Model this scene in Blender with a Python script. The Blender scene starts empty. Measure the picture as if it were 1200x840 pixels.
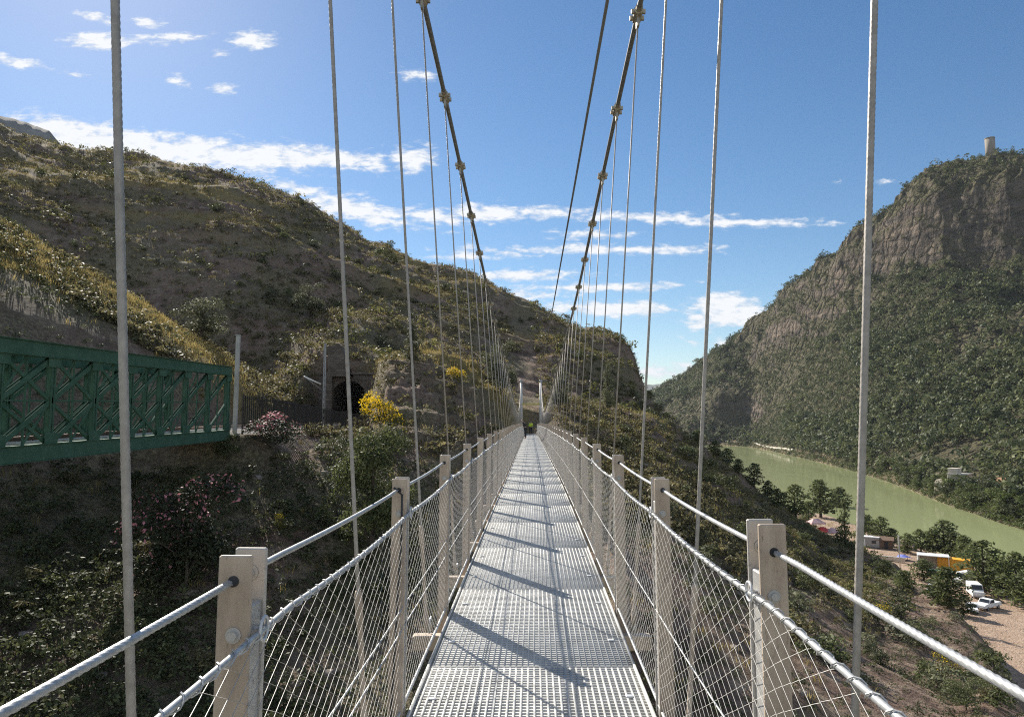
import bpy, math, random
import numpy as np
from mathutils import Vector, Matrix

rng = np.random.default_rng(7)
random.seed(7)
C = bpy.context.scene.collection
SC = bpy.context.scene
PI = math.pi
F = 832.0; TH = math.atan2(70.0, F); CT, ST = math.cos(TH), math.sin(TH)
EYE = 1.7

def ray(px, py):
    u = (px-600.0)/F; v = (420.0-py)/F
    yc = CT - v*ST; zc = ST + v*CT
    return u/yc, zc/yc
def P(px, py, Y):
    a, b = ray(px, py)
    return Vector((a*Y, Y, EYE + b*Y))
def Pz(px, py, z):
    a, b = ray(px, py)
    Y = (z-EYE)/b
    return Vector((a*Y, Y, z))

# ------------------------------------------------------------------ naming
def tag(o, label, cat, group=None, kind=None):
    o['label'] = label; o['category'] = cat
    if group: o['group'] = group
    if kind: o['kind'] = kind
    return o
def empty(name, loc=(0, 0, 0), rz=0.0):
    o = bpy.data.objects.new(name, None); C.objects.link(o)
    o.location = loc; o.rotation_euler = (0, 0, rz); o.empty_display_size = 0.2
    return o
def link(name, me, parent=None, loc=None):
    o = bpy.data.objects.new(name, me); C.objects.link(o)
    if parent is not None: o.parent = parent
    if loc is not None: o.location = loc
    return o
def copy_tree(o, parent=None):
    c = o.copy(); C.objects.link(c)
    if parent is not None: c.parent = parent
    for ch in list(o.children): copy_tree(ch, c)
    return c

# ------------------------------------------------------------------ mesh helpers
def np_mesh(name, V, Q, mat=None, smooth=False, mats=None, midx=None):
    """V Nx3, Q list of index arrays (tris or quads)"""
    V = np.asarray(V, dtype=np.float32).reshape(-1, 3)
    if not isinstance(Q, list): Q = [Q]
    Q = [np.asarray(q, dtype=np.int32) for q in Q if len(q)]
    me = bpy.data.meshes.new(name)
    me.vertices.add(len(V)); me.vertices.foreach_set('co', V.ravel())
    loops = np.concatenate([q.ravel() for q in Q]) if Q else np.zeros(0, np.int32)
    sizes = np.concatenate([np.full(len(q), q.shape[1], np.int32) for q in Q])
    starts = np.concatenate([[0], np.cumsum(sizes)[:-1]]).astype(np.int32)
    me.loops.add(len(loops)); me.loops.foreach_set('vertex_index', loops)
    me.polygons.add(len(sizes)); me.polygons.foreach_set('loop_start', starts)
    me.polygons.foreach_set('loop_total', sizes)
    if smooth: me.polygons.foreach_set('use_smooth', np.ones(len(sizes), bool))
    me.update(calc_edges=True)
    for m in (mats or ([mat] if mat else [])): me.materials.append(m)
    if midx is not None: me.polygons.foreach_set('material_index', np.asarray(midx, np.int32))
    me.validate()
    return me

class MB:
    def __init__(s): s.v = []; s.f = []
    def quad(s, a, b, c, d):
        n = len(s.v); s.v += [tuple(a), tuple(b), tuple(c), tuple(d)]; s.f.append((n, n+1, n+2, n+3)); return s
    def box(s, lo, hi):
        x0, y0, z0 = lo; x1, y1, z1 = hi; n = len(s.v)
        s.v += [(x0,y0,z0),(x1,y0,z0),(x1,y1,z0),(x0,y1,z0),(x0,y0,z1),(x1,y0,z1),(x1,y1,z1),(x0,y1,z1)]
        s.f += [tuple(n+i for i in q) for q in ((0,3,2,1),(4,5,6,7),(0,1,5,4),(1,2,6,5),(2,3,7,6),(3,0,4,7))]
        return s
    def bbox(s, c, sz, bev=0.01, R=None):
        """box with chamfered vertical+horizontal edges; c centre, sz full size"""
        hx, hy, hz = sz[0]/2, sz[1]/2, sz[2]/2; b = min(bev, hx*.45, hy*.45, hz*.45)
        ring = lambda z, i: [(-hx+b+i, -hy+i, z), (hx-b-i, -hy+i, z), (hx-i, -hy+b+i, z), (hx-i, hy-b-i, z), (hx-b-i, hy-i, z), (-hx+b+i, hy-i, z), (-hx+i, hy-b-i, z), (-hx+i, -hy+b+i, z)]
        rings = [ring(-hz, b*.9), ring(-hz+b, 0), ring(hz-b, 0), ring(hz, b*.9)]
        n = len(s.v); cc = Vector(c)
        for r in rings:
            for p in r:
                q = Vector(p)
                if R is not None: q = R @ q
                s.v.append(tuple(q+cc))
        for k in range(3):
            for i in range(8):
                j = (i+1) % 8
                s.f.append((n+k*8+i, n+k*8+j, n+k*8+8+j, n+k*8+8+i))
        s.f.append(tuple(n+7-i for i in range(8))); s.f.append(tuple(n+24+i for i in range(8)))
        return s
    def bar(s, a, b, w, h=None, up=(0, 0, 1)):
        a = Vector(a); b = Vector(b); h = h or w
        d = (b-a).normalized(); up = Vector(up)
        x = d.cross(up)
        if x.length < 1e-4: x = d.cross(Vector((1, 0, 0)))
        x.normalize(); y = x.cross(d).normalized()
        n = len(s.v)
        for p in (a, b):
            for sx, sy in ((-1,-1),(1,-1),(1,1),(-1,1)):
                s.v.append(tuple(p + x*(sx*w/2) + y*(sy*h/2)))
        s.f += [tuple(n+i for i in q) for q in ((0,1,5,4),(1,2,6,5),(2,3,7,6),(3,0,4,7),(0,3,2,1),(4,5,6,7))]
        return s
    def tube(s, pts, r, seg=8, cap=True):
        pts = [Vector(p) for p in pts]; n0 = len(s.v)
        rr = r if hasattr(r, '__len__') else [r]*len(pts)
        prev = None
        for i, p in enumerate(pts):
            d = (pts[min(i+1, len(pts)-1)] - pts[max(i-1, 0)]).normalized()
            if prev is None:
                x = d.cross(Vector((0, 0, 1)))
                if x.length < 1e-3: x = d.cross(Vector((0, 1, 0)))
            else:
                x = prev - d*prev.dot(d)
            x.normalize(); prev = x; y = d.cross(x)
            for k in range(seg):
                t = 2*PI*k/seg
                s.v.append(tuple(p + x*(rr[i]*math.cos(t)) + y*(rr[i]*math.sin(t))))
        for i in range(len(pts)-1):
            for k in range(seg):
                j = (k+1) % seg
                s.f.append((n0+i*seg+k, n0+i*seg+j, n0+(i+1)*seg+j, n0+(i+1)*seg+k))
        if cap:
            s.f.append(tuple(n0+seg-1-k for k in range(seg)))
            m = n0+(len(pts)-1)*seg
            s.f.append(tuple(m+k for k in range(seg)))
        return s
    def prism(s, prof, x0, x1):
        """profile (y,z) polygon extruded along x"""
        n = len(s.v); m = len(prof)
        for x in (x0, x1):
            for y, z in prof: s.v.append((x, y, z))
        for i in range(m):
            j = (i+1) % m
            s.f.append((n+i, n+j, n+m+j, n+m+i))
        s.f.append(tuple(n+m-1-i for i in range(m))); s.f.append(tuple(n+m+i for i in range(m)))
        return s
    def build(s, name, mat, parent=None, smooth=False, loc=None, bevel=0):
        me = bpy.data.meshes.new(name); me.from_pydata(s.v, [], s.f); me.update()
        if mat: me.materials.append(mat)
        if smooth: me.polygons.foreach_set('use_smooth', np.ones(len(me.polygons), bool))
        o = link(name, me, parent, loc)
        if bevel:
            b = o.modifiers.new('bevel', 'BEVEL'); b.width = bevel; b.segments = 2; b.limit_method = 'ANGLE'
        return o

def rope_mesh(name, pts, r, mat, lobes=6, pitch=0.16, step=0.008, seg=36):
    """wire rope with twisted strands along a polyline"""
    pts = [np.array(p, float) for p in pts]
    L = np.concatenate([[0], np.cumsum([np.linalg.norm(pts[i+1]-pts[i]) for i in range(len(pts)-1)])])
    n = max(2, int(L[-1]/step)); t = np.linspace(0, L[-1], n)
    A = np.array(pts); c = np.stack([np.interp(t, L, A[:, k]) for k in range(3)], 1)
    d = np.gradient(c, axis=0); d /= np.linalg.norm(d, axis=1)[:, None]
    ref = np.array([0, 0, 1.0]) if abs(d[0, 2]) < .9 else np.array([0, 1.0, 0])
    x = np.cross(d, ref); x /= np.linalg.norm(x, axis=1)[:, None]; y = np.cross(d, x)
    ph = np.arange(seg)*2*PI/seg
    rad = r*(0.80 + 0.24*np.abs(np.cos(lobes*(ph[None, :] - 2*PI*t[:, None]/pitch)/2)))
    V = c[:, None, :] + x[:, None, :]*(rad*np.cos(ph))[..., None] + y[:, None, :]*(rad*np.sin(ph))[..., None]
    i = np.arange(n-1)[:, None]*seg; k = np.arange(seg)[None, :]; k2 = (k+1) % seg
    Q = np.stack([i+k, i+k2, i+seg+k2, i+seg+k], -1).reshape(-1, 4)
    return np_mesh(name, V.reshape(-1, 3), Q, mat, smooth=True)

# ------------------------------------------------------------------ numpy noise
_perm = rng.permutation(4096)
_val = rng.random(4096)
def vnoise(x, y, z=0.0):
    x = np.asarray(x, float); y = np.asarray(y, float); z = np.asarray(z, float)+np.zeros_like(x)
    xi = np.floor(x).astype(int); yi = np.floor(y).astype(int); zi = np.floor(z).astype(int)
    fx = x-xi; fy = y-yi; fz = z-zi
    fx = fx*fx*(3-2*fx); fy = fy*fy*(3-2*fy); fz = fz*fz*(3-2*fz)
    def h(a, b, c): return _val[_perm[(_perm[(_perm[a & 4095]+b) & 4095]+c) & 4095]]
    def lx(b, c): return h(xi, b, c)*(1-fx)+h(xi+1, b, c)*fx
    a = lx(yi, zi)*(1-fy)+lx(yi+1, zi)*fy
    b = lx(yi, zi+1)*(1-fy)+lx(yi+1, zi+1)*fy
    return (a*(1-fz)+b*fz)*2-1
def fbm(x, y, z=0.0, o=5, g=0.5):
    s = 0; a = 1; t = 0
    for k in range(o):
        s = s + a*vnoise(np.asarray(x)*2**k+17.3*k, np.asarray(y)*2**k+5.1*k, np.asarray(z)*2**k); t += a; a *= g
    return s/t
def ridged(x, y, z=0.0, o=5, g=0.55):
    s = 0; a = 1; t = 0
    for k in range(o):
        s = s + a*(1-2*np.abs(vnoise(np.asarray(x)*2**k+9.7*k, np.asarray(y)*2**k+3.3*k, np.asarray(z)*2**k))); t += a; a *= g
    return s/t

# ------------------------------------------------------------------ materials
def new_mat(name):
    m = bpy.data.materials.new(name); m.use_nodes = True
    nt = m.node_tree; b = nt.nodes['Principled BSDF']
    return m, nt, b
def N(nt, t, **kw):
    n = nt.nodes.new(t)
    for k, v in kw.items():
        if k in n.inputs.keys(): n.inputs[k].default_value = v
        else: setattr(n, k, v)
    return n
def ramp(nt, fac, stops, interp='LINEAR'):
    r = nt.nodes.new('ShaderNodeValToRGB'); r.color_ramp.interpolation = interp
    e = r.color_ramp.elements
    while len(e) < len(stops): e.new(0.5)
    for i, (p, c) in enumerate(stops):
        e[i].position = p; e[i].color = (*c, 1) if len(c) == 3 else c
    nt.links.new(fac, r.inputs['Fac']); return r
def mixc(nt, fac, a, b, mode='MIX'):
    m = nt.nodes.new('ShaderNodeMix'); m.data_type = 'RGBA'; m.blend_type = mode
    for s, v in ((m.inputs[0], fac), (m.inputs[6], a), (m.inputs[7], b)):
        if hasattr(v, 'is_output'): nt.links.new(v, s)
        elif isinstance(v, (int, float)): s.default_value = v
        else: s.default_value = (*v, 1)
    return m.outputs[2]
def noise_n(nt, scale, detail=4, rough=0.55, vec=None, dist=0.0):
    n = nt.nodes.new('ShaderNodeTexNoise'); n.inputs['Scale'].default_value = scale
    n.inputs['Detail'].default_value = detail; n.inputs['Roughness'].default_value = rough; n.inputs['Distortion'].default_value = dist
    if vec is not None: nt.links.new(vec, n.inputs['Vector'])
    return n
def coords(nt, kind='Object', scale=None, rot=None):
    tc = nt.nodes.new('ShaderNodeTexCoord'); out = tc.outputs[kind]
    if scale or rot:
        mp = nt.nodes.new('ShaderNodeMapping')
        if scale: mp.inputs['Scale'].default_value = scale
        if rot: mp.inputs['Rotation'].default_value = rot
        nt.links.new(out, mp.inputs['Vector']); out = mp.outputs['Vector']
    return out
def bump(nt, b, h, strength=0.4, dist=0.02):
    n = nt.nodes.new('ShaderNodeBump'); n.inputs['Strength'].default_value = strength; n.inputs['Distance'].default_value = dist
    nt.links.new(h, n.inputs['Height']); nt.links.new(n.outputs['Normal'], b.inputs['Normal'])

def mat_var(name, c1, c2, scale=3.0, rough=0.6, metal=0.0, bmp=0.2, bdist=0.01, detail=5, spots=None, spec=0.5, vscale=None):
    """two-tone weathered surface with optional darker spots"""
    m, nt, b = new_mat(name)
    v = coords(nt, 'Object', vscale)
    n = noise_n(nt, scale, detail, 0.6, v)
    r = ramp(nt, n.outputs['Fac'], [(0.32, c1), (0.68, c2)])
    col = r.outputs['Color']
    if spots:
        n2 = noise_n(nt, scale*7, 3, 0.6, v)
        r2 = ramp(nt, n2.outputs['Fac'], [(0.60, (0, 0, 0)), (0.72, (1, 1, 1))])
        col = mixc(nt, r2.outputs['Color'], col, spots)
    nt.links.new(col, b.inputs['Base Color'])
    b.inputs['Roughness'].default_value = rough; b.inputs['Metallic'].default_value = metal
    b.inputs['Specular IOR Level'].default_value = spec
    if bmp:
        n3 = noise_n(nt, scale*12, 4, 0.6, v); bump(nt, b, n3.outputs['Fac'], bmp, bdist)
    return m

def mat_leaf(name, cols, trans=0.25, rough=0.6, flower=None, fl_amt=0.0, zband=None):
    """foliage: colour per leaf; optional blossom colour on leaves tagged by attribute 'bloom'"""
    m, nt, b = new_mat(name)
    at = nt.nodes.new('ShaderNodeAttribute'); at.attribute_name = 'tint'
    k = len(cols)
    r = ramp(nt, at.outputs['Fac'], [(i/(k-1), c) for i, c in enumerate(cols)])
    col = r.outputs['Color']
    oi = nt.nodes.new('ShaderNodeObjectInfo')
    hs = nt.nodes.new('ShaderNodeHueSaturation'); nt.links.new(col, hs.inputs['Color'])
    mr = nt.nodes.new('ShaderNodeMapRange'); nt.links.new(oi.outputs['Random'], mr.inputs['Value'])
    mr.inputs['To Min'].default_value = 0.75; mr.inputs['To Max'].default_value = 1.3
    nt.links.new(mr.outputs['Result'], hs.inputs['Value']); col = hs.outputs['Color']
    if flower:
        ab = nt.nodes.new('ShaderNodeAttribute'); ab.attribute_name = 'bloom'
        col = mixc(nt, ab.outputs['Fac'], col, flower)
    nt.links.new(col, b.inputs['Base Color']); b.inputs['Roughness'].default_value = rough
    b.inputs['Specular IOR Level'].default_value = 0.25
    tr = nt.nodes.new('ShaderNodeBsdfTranslucent'); nt.links.new(col, tr.inputs['Color'])
    mx = nt.nodes.new('ShaderNodeMixShader'); mx.inputs[0].default_value = trans
    out = nt.nodes['Material Output']
    nt.links.new(b.outputs[0], mx.inputs[1]); nt.links.new(tr.outputs[0], mx.inputs[2]); nt.links.new(mx.outputs[0], out.inputs['Surface'])
    return m

def flat(name, c, rough=0.5, metal=0.0, bmp=0.08):
    d = [max(0, x*0.8) for x in c]; e = [min(1, x*1.12) for x in c]
    return mat_var(name, d, e, 2.5, rough, metal, bmp, 0.004)

M = {}
M['galv'] = mat_var('galvanised_steel', (0.52, 0.53, 0.54), (0.66, 0.67, 0.67), 9, 0.48, 0.35, 0.15, 0.003, spots=(0.42, 0.41, 0.39))
M['grate'] = mat_var('grating_steel', (0.39, 0.388, 0.372), (0.56, 0.556, 0.535), 5, 0.75, 0.0, 0.0, detail=9, spots=(0.40, 0.375, 0.33), spec=0.15)
M['post'] = mat_var('weathered_post', (0.36, 0.28, 0.21), (0.58, 0.47, 0.36), 11, 0.6, 0.1, 0.3, 0.003, detail=8, spots=(0.27, 0.21, 0.16), vscale=(1, 1, 0.3))
M['plate'] = mat_var('grey_post_plate', (0.40, 0.37, 0.33), (0.55, 0.51, 0.46), 9, 0.55, 0.15, 0.25, 0.003, detail=8, spots=(0.32, 0.29, 0.25))
M['postside'] = mat_var('post_filler_steel', (0.40, 0.39, 0.37), (0.52, 0.50, 0.47), 8, 0.5, 0.3, 0.2, 0.003, spots=(0.30, 0.28, 0.26))
M['rope'] = mat_var('wire_rope', (0.36, 0.36, 0.355), (0.54, 0.54, 0.525), 30, 0.45, 0.4, 0.0)
M['netwire'] = mat_var('net_wire', (0.40, 0.385, 0.36), (0.56, 0.54, 0.50), 30, 0.5, 0.2, 0.0)
M['hangrope'] = mat_var('hanger_rope', (0.30, 0.27, 0.235), (0.44, 0.40, 0.355), 30, 0.5, 0.3, 0.0)
M['dark'] = mat_var('black_cable', (0.015, 0.016, 0.018), (0.05, 0.05, 0.055), 8, 0.5, 0.2, 0.1, 0.003)
M['clamp'] = mat_var('clamp_steel', (0.33, 0.29, 0.22), (0.52, 0.46, 0.36), 12, 0.45, 0.6, 0.2, 0.004)
M['white'] = flat('white_paint', (0.78, 0.78, 0.76), 0.45)
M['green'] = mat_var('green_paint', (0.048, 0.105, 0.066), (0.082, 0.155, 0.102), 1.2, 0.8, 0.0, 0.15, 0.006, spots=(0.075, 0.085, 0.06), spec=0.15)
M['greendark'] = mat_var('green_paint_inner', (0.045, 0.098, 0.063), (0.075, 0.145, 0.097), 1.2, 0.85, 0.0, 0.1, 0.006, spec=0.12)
M['sleeper'] = mat_var('concrete_sleeper', (0.42, 0.41, 0.38), (0.60, 0.59, 0.55), 3, 0.8, 0, 0.3, 0.01)
M['rail'] = flat('rusty_rail', (0.16, 0.10, 0.07), 0.5, 0.5)
M['concrete'] = mat_var('concrete', (0.34, 0.33, 0.30), (0.48, 0.46, 0.42), 1.5, 0.85, 0, 0.3, 0.01, spots=(0.27, 0.25, 0.22))
M['iron'] = flat('dark_iron', (0.03, 0.028, 0.027), 0.6, 0.3)
M['glass'] = flat('dark_glass', (0.03, 0.035, 0.04), 0.08, 0.0, 0.0)
M['tyre'] = flat('tyre_rubber', (0.02, 0.02, 0.02), 0.85)
M['steelgrey'] = flat('grey_steel', (0.35, 0.36, 0.37), 0.4, 0.5)
M['yellow'] = mat_var('yellow_orange_paint', (0.80, 0.36, 0.02), (0.88, 0.45, 0.04), 0.8, 0.45, 0, 0.05)
M['orange'] = flat('orange_paint', (0.85, 0.33, 0.03), 0.5)
M['greentank'] = flat('green_grey_paint', (0.13, 0.22, 0.16), 0.5)
M['blue'] = flat('blue_tarp', (0.13, 0.16, 0.50), 0.6)
M['red'] = flat('red_canvas', (0.65, 0.06, 0.05), 0.7)
M['pink'] = flat('pale_pink_canvas', (0.62, 0.40, 0.38), 0.8)
M['timber'] = mat_var('brown_timber', (0.13, 0.08, 0.05), (0.22, 0.14, 0.09), 4, 0.8, 0, 0.2)
M['render'] = mat_var('pale_render', (0.55, 0.46, 0.36), (0.70, 0.62, 0.52), 0.8, 0.9, 0, 0.2)
M['skin'] = flat('skin', (0.45, 0.27, 0.19), 0.5)
M['hivis'] = flat('hi_vis_fabric', (0.62, 0.80, 0.06), 0.6)
M['navy'] = flat('dark_clothes', (0.015, 0.016, 0.02), 0.8)
M['hair'] = flat('dark_hair', (0.02, 0.014, 0.01), 0.6)
M['lamp'] = flat('headlight_lens', (0.7, 0.7, 0.68), 0.1)
M['bark'] = mat_var('bark', (0.05, 0.038, 0.028), (0.13, 0.10, 0.075), 3, 0.9, 0, 0.5, 0.03)
M['rock'] = mat_var('hill_rock', (0.17, 0.135, 0.11), (0.34, 0.29, 0.25), 0.9, 0.9, 0, 0.5, 0.05, spots=(0.12, 0.09, 0.075))

def mat_stone(name, c1, c2, mortar, w=0.8, h=0.35):
    m, nt, b = new_mat(name)
    v = coords(nt, 'Object', (1, 1, 1), (PI/2, 0, 0))
    br = nt.nodes.new('ShaderNodeTexBrick'); nt.links.new(v, br.inputs['Vector'])
    br.inputs['Color1'].default_value = (*c1, 1); br.inputs['Color2'].default_value = (*c2, 1); br.inputs['Mortar'].default_value = (*mortar, 1)
    br.inputs['Scale'].default_value = 1; br.inputs['Brick Width'].default_value = w; br.inputs['Row Height'].default_value = h; br.inputs['Mortar Size'].default_value = 0.025
    n = noise_n(nt, 1.3, 5, 0.6, coords(nt, 'Object'))
    col = mixc(nt, 0.5, br.outputs['Color'], ramp(nt, n.outputs['Fac'], [(0.3, (0.45, 0.45, 0.45)), (0.7, (1, 1, 1))]).outputs['Color'], 'MULTIPLY')
    nt.links.new(col, b.inputs['Base Color']); b.inputs['Roughness'].default_value = 0.9
    bump(nt, b, br.outputs['Fac'], -0.4, 0.03)
    return m
M['masonry'] = mat_stone('tunnel_masonry', (0.125, 0.10, 0.08), (0.20, 0.165, 0.135), (0.08, 0.07, 0.06))

GREEN1 = [(0.020, 0.030, 0.012), (0.045, 0.060, 0.020), (0.085, 0.10, 0.035)]
M['pine'] = mat_leaf('pine_needles', [(0.040, 0.054, 0.020), (0.10, 0.122, 0.044), (0.20, 0.215, 0.085)], 0.5)
M['forest'] = mat_leaf('forest_foliage', [(0.020, 0.030, 0.013), (0.060, 0.074, 0.030), (0.175, 0.180, 0.078)], 0.36)
M['riverside'] = mat_leaf('riverside_foliage', [(0.036, 0.050, 0.016), (0.085, 0.11, 0.030), (0.17, 0.19, 0.055)], 0.35)
M['bushgreen'] = mat_leaf('bush_foliage', [(0.035, 0.045, 0.018), (0.085, 0.10, 0.038), (0.17, 0.18, 0.075)], 0.36)
M['ravine'] = mat_leaf('ravine_foliage', [(0.028, 0.036, 0.015), (0.065, 0.074, 0.030), (0.14, 0.145, 0.060)], 0.3)
M['slopegreen'] = mat_leaf('slope_shrub_foliage', [(0.045, 0.050, 0.018), (0.13, 0.135, 0.045), (0.27, 0.25, 0.09)], 0.42)
M['sage'] = mat_leaf('sage_foliage', [(0.06, 0.066, 0.038), (0.125, 0.13, 0.072), (0.22, 0.22, 0.125)], 0.36)
M['scrub'] = mat_leaf('scrub_foliage', [(0.060, 0.052, 0.026), (0.135, 0.12, 0.055), (0.27, 0.23, 0.11)], 0.42)
M['straw'] = mat_leaf('dry_grass', [(0.20, 0.155, 0.06), (0.34, 0.265, 0.10), (0.48, 0.38, 0.15)], 0.45)
M['oleander'] = mat_leaf('oleander_foliage', [(0.022, 0.030, 0.014), (0.045, 0.055, 0.025), (0.085, 0.09, 0.045)], 0.2, flower=(0.62, 0.25, 0.28))
M['broom'] = mat_leaf('broom_foliage', [(0.06, 0.065, 0.02), (0.10, 0.10, 0.03), (0.16, 0.15, 0.04)], 0.3, flower=(0.85, 0.60, 0.02))

# terrain materials --------------------------------------------------
def mat_hill():
    m, nt, b = new_mat('hillside_soil')
    v = coords(nt, 'Object')
    geo = nt.nodes.new('ShaderNodeNewGeometry')
    sep = nt.nodes.new('ShaderNodeSeparateXYZ'); nt.links.new(geo.outputs['Normal'], sep.inputs[0])
    n1 = noise_n(nt, 0.07, 6, 0.6, v); n2 = noise_n(nt, 0.55, 6, 0.65, v); n3 = noise_n(nt, 3.2, 5, 0.65, v)
    soil = ramp(nt, n2.outputs['Fac'], [(0.30, (0.095, 0.062, 0.047)), (0.5, (0.20, 0.138, 0.104)), (0.68, (0.38, 0.30, 0.225))]).outputs['Color']
    rock = ramp(nt, n3.outputs['Fac'], [(0.3, (0.12, 0.085, 0.066)), (0.7, (0.33, 0.25, 0.195))]).outputs['Color']
    veg = ramp(nt, n3.outputs['Fac'], [(0.32, (0.075, 0.067, 0.042)), (0.5, (0.16, 0.14, 0.085)), (0.68, (0.31, 0.265, 0.155))]).outputs['Color']
    fl = ramp(nt, sep.outputs['Z'], [(0.55, (0, 0, 0)), (0.80, (1, 1, 1))]).outputs['Color']
    col = mixc(nt, fl, rock, soil)
    vm = ramp(nt, n1.outputs['Fac'], [(0.42, (0, 0, 0)), (0.56, (0.85, 0.85, 0.85))]).outputs['Color']
    at0 = nt.nodes.new('ShaderNodeAttribute'); at0.attribute_name = 'veg'
    vmul = nt.nodes.new('ShaderNodeMath'); vmul.operation = 'MULTIPLY'
    nt.links.new(vm, vmul.inputs[0]); nt.links.new(at0.outputs['Fac'], vmul.inputs[1])
    col = mixc(nt, vmul.outputs[0], col, veg)
    at = nt.nodes.new('ShaderNodeAttribute'); at.attribute_name = 'straw'
    st = ramp(nt, n3.outputs['Fac'], [(0.3, (0.17, 0.13, 0.055)), (0.7, (0.38, 0.30, 0.12))]).outputs['Color']
    col = mixc(nt, at.outputs['Fac'], col, st)
    at2 = nt.nodes.new('ShaderNodeAttribute'); at2.attribute_name = 'sand'
    sd = ramp(nt, n2.outputs['Fac'], [(0.3, (0.36, 0.25, 0.175)), (0.7, (0.50, 0.375, 0.28))]).outputs['Color']
    col = mixc(nt, at2.outputs['Fac'], col, sd)
    nt.links.new(col, b.inputs['Base Color']); b.inputs['Roughness'].default_value = 0.95; b.inputs['Specular IOR Level'].default_value = 0.15
    ad = nt.nodes.new('ShaderNodeMath'); ad.operation = 'ADD'
    nt.links.new(n2.outputs['Fac'], ad.inputs[0]); nt.links.new(n3.outputs['Fac'], ad.inputs[1])
    bump(nt, b, ad.outputs[0], 0.8, 0.7)
    return m
def mat_mountain():
    m, nt, b = new_mat('mountain_rock')
    v = coords(nt, 'Object'); vs = coords(nt, 'Object', (0.5, 0.5, 2.2), (0.10, -0.16, 0))
    geo = nt.nodes.new('ShaderNodeNewGeometry')
    sep = nt.nodes.new('ShaderNodeSeparateXYZ'); nt.links.new(geo.outputs['Normal'], sep.inputs[0])
    n1 = noise_n(nt, 0.012, 6, 0.6, v); n2 = noise_n(nt, 0.06, 7, 0.68, vs); n3 = noise_n(nt, 0.35, 5, 0.65, v)
    rock = ramp(nt, n2.outputs['Fac'], [(0.32, (0.050, 0.045, 0.040)), (0.45, (0.115, 0.094, 0.077)), (0.57, (0.205, 0.162, 0.125)), (0.72, (0.34, 0.25, 0.185))]).outputs['Color']
    soil = ramp(nt, n3.outputs['Fac'], [(0.3, (0.070, 0.064, 0.034)), (0.7, (0.16, 0.14, 0.080))]).outputs['Color']
    fl = ramp(nt, sep.outputs['Z'], [(0.20, (0, 0, 0)), (0.38, (1, 1, 1))]).outputs['Color']
    col = mixc(nt, fl, rock, soil)
    at2 = nt.nodes.new('ShaderNodeAttribute'); at2.attribute_name = 'sand'
    sd = ramp(nt, n3.outputs['Fac'], [(0.3, (0.26, 0.19, 0.12)), (0.7, (0.42, 0.32, 0.21))]).outputs['Color']
    col = mixc(nt, at2.outputs['Fac'], col, sd)
    nt.links.new(col, b.inputs['Base Color']); b.inputs['Roughness'].default_value = 0.95; b.inputs['Specular IOR Level'].default_value = 0.15
    ad = nt.nodes.new('ShaderNodeMath'); ad.operation = 'ADD'
    vo = nt.nodes.new('ShaderNodeTexVoronoi'); vo.feature = 'DISTANCE_TO_EDGE'; vo.inputs['Scale'].default_value = 0.075
    va = nt.nodes.new('ShaderNodeVectorMath'); va.operation = 'MULTIPLY_ADD'
    nd = noise_n(nt, 0.05, 4, 0.6, v); nt.links.new(nd.outputs['Color'], va.inputs[0]); va.inputs[1].default_value = (14, 14, 14); nt.links.new(coords(nt, 'Object', (1.0, 1.0, 0.55), (0, 0.35, 0)), va.inputs[2])
    nt.links.new(va.outputs[0], vo.inputs['Vector'])
    cr = ramp(nt, vo.outputs['Distance'], [(0.0, (0, 0, 0)), (0.22, (1, 1, 1))])
    a3 = nt.nodes.new('ShaderNodeMath'); a3.operation = 'MULTIPLY_ADD'; a3.inputs[1].default_value = 1.1
    nt.links.new(n2.outputs['Fac'], ad.inputs[0]); nt.links.new(n3.outputs['Fac'], ad.inputs[1])
    nt.links.new(cr.outputs['Color'], a3.inputs[0]); nt.links.new(ad.outputs[0], a3.inputs[2])
    bump(nt, b, a3.outputs[0], 1.0, 6.0)
    return m
M['hill'] = mat_hill(); M['mountain'] = mat_mountain()

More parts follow.
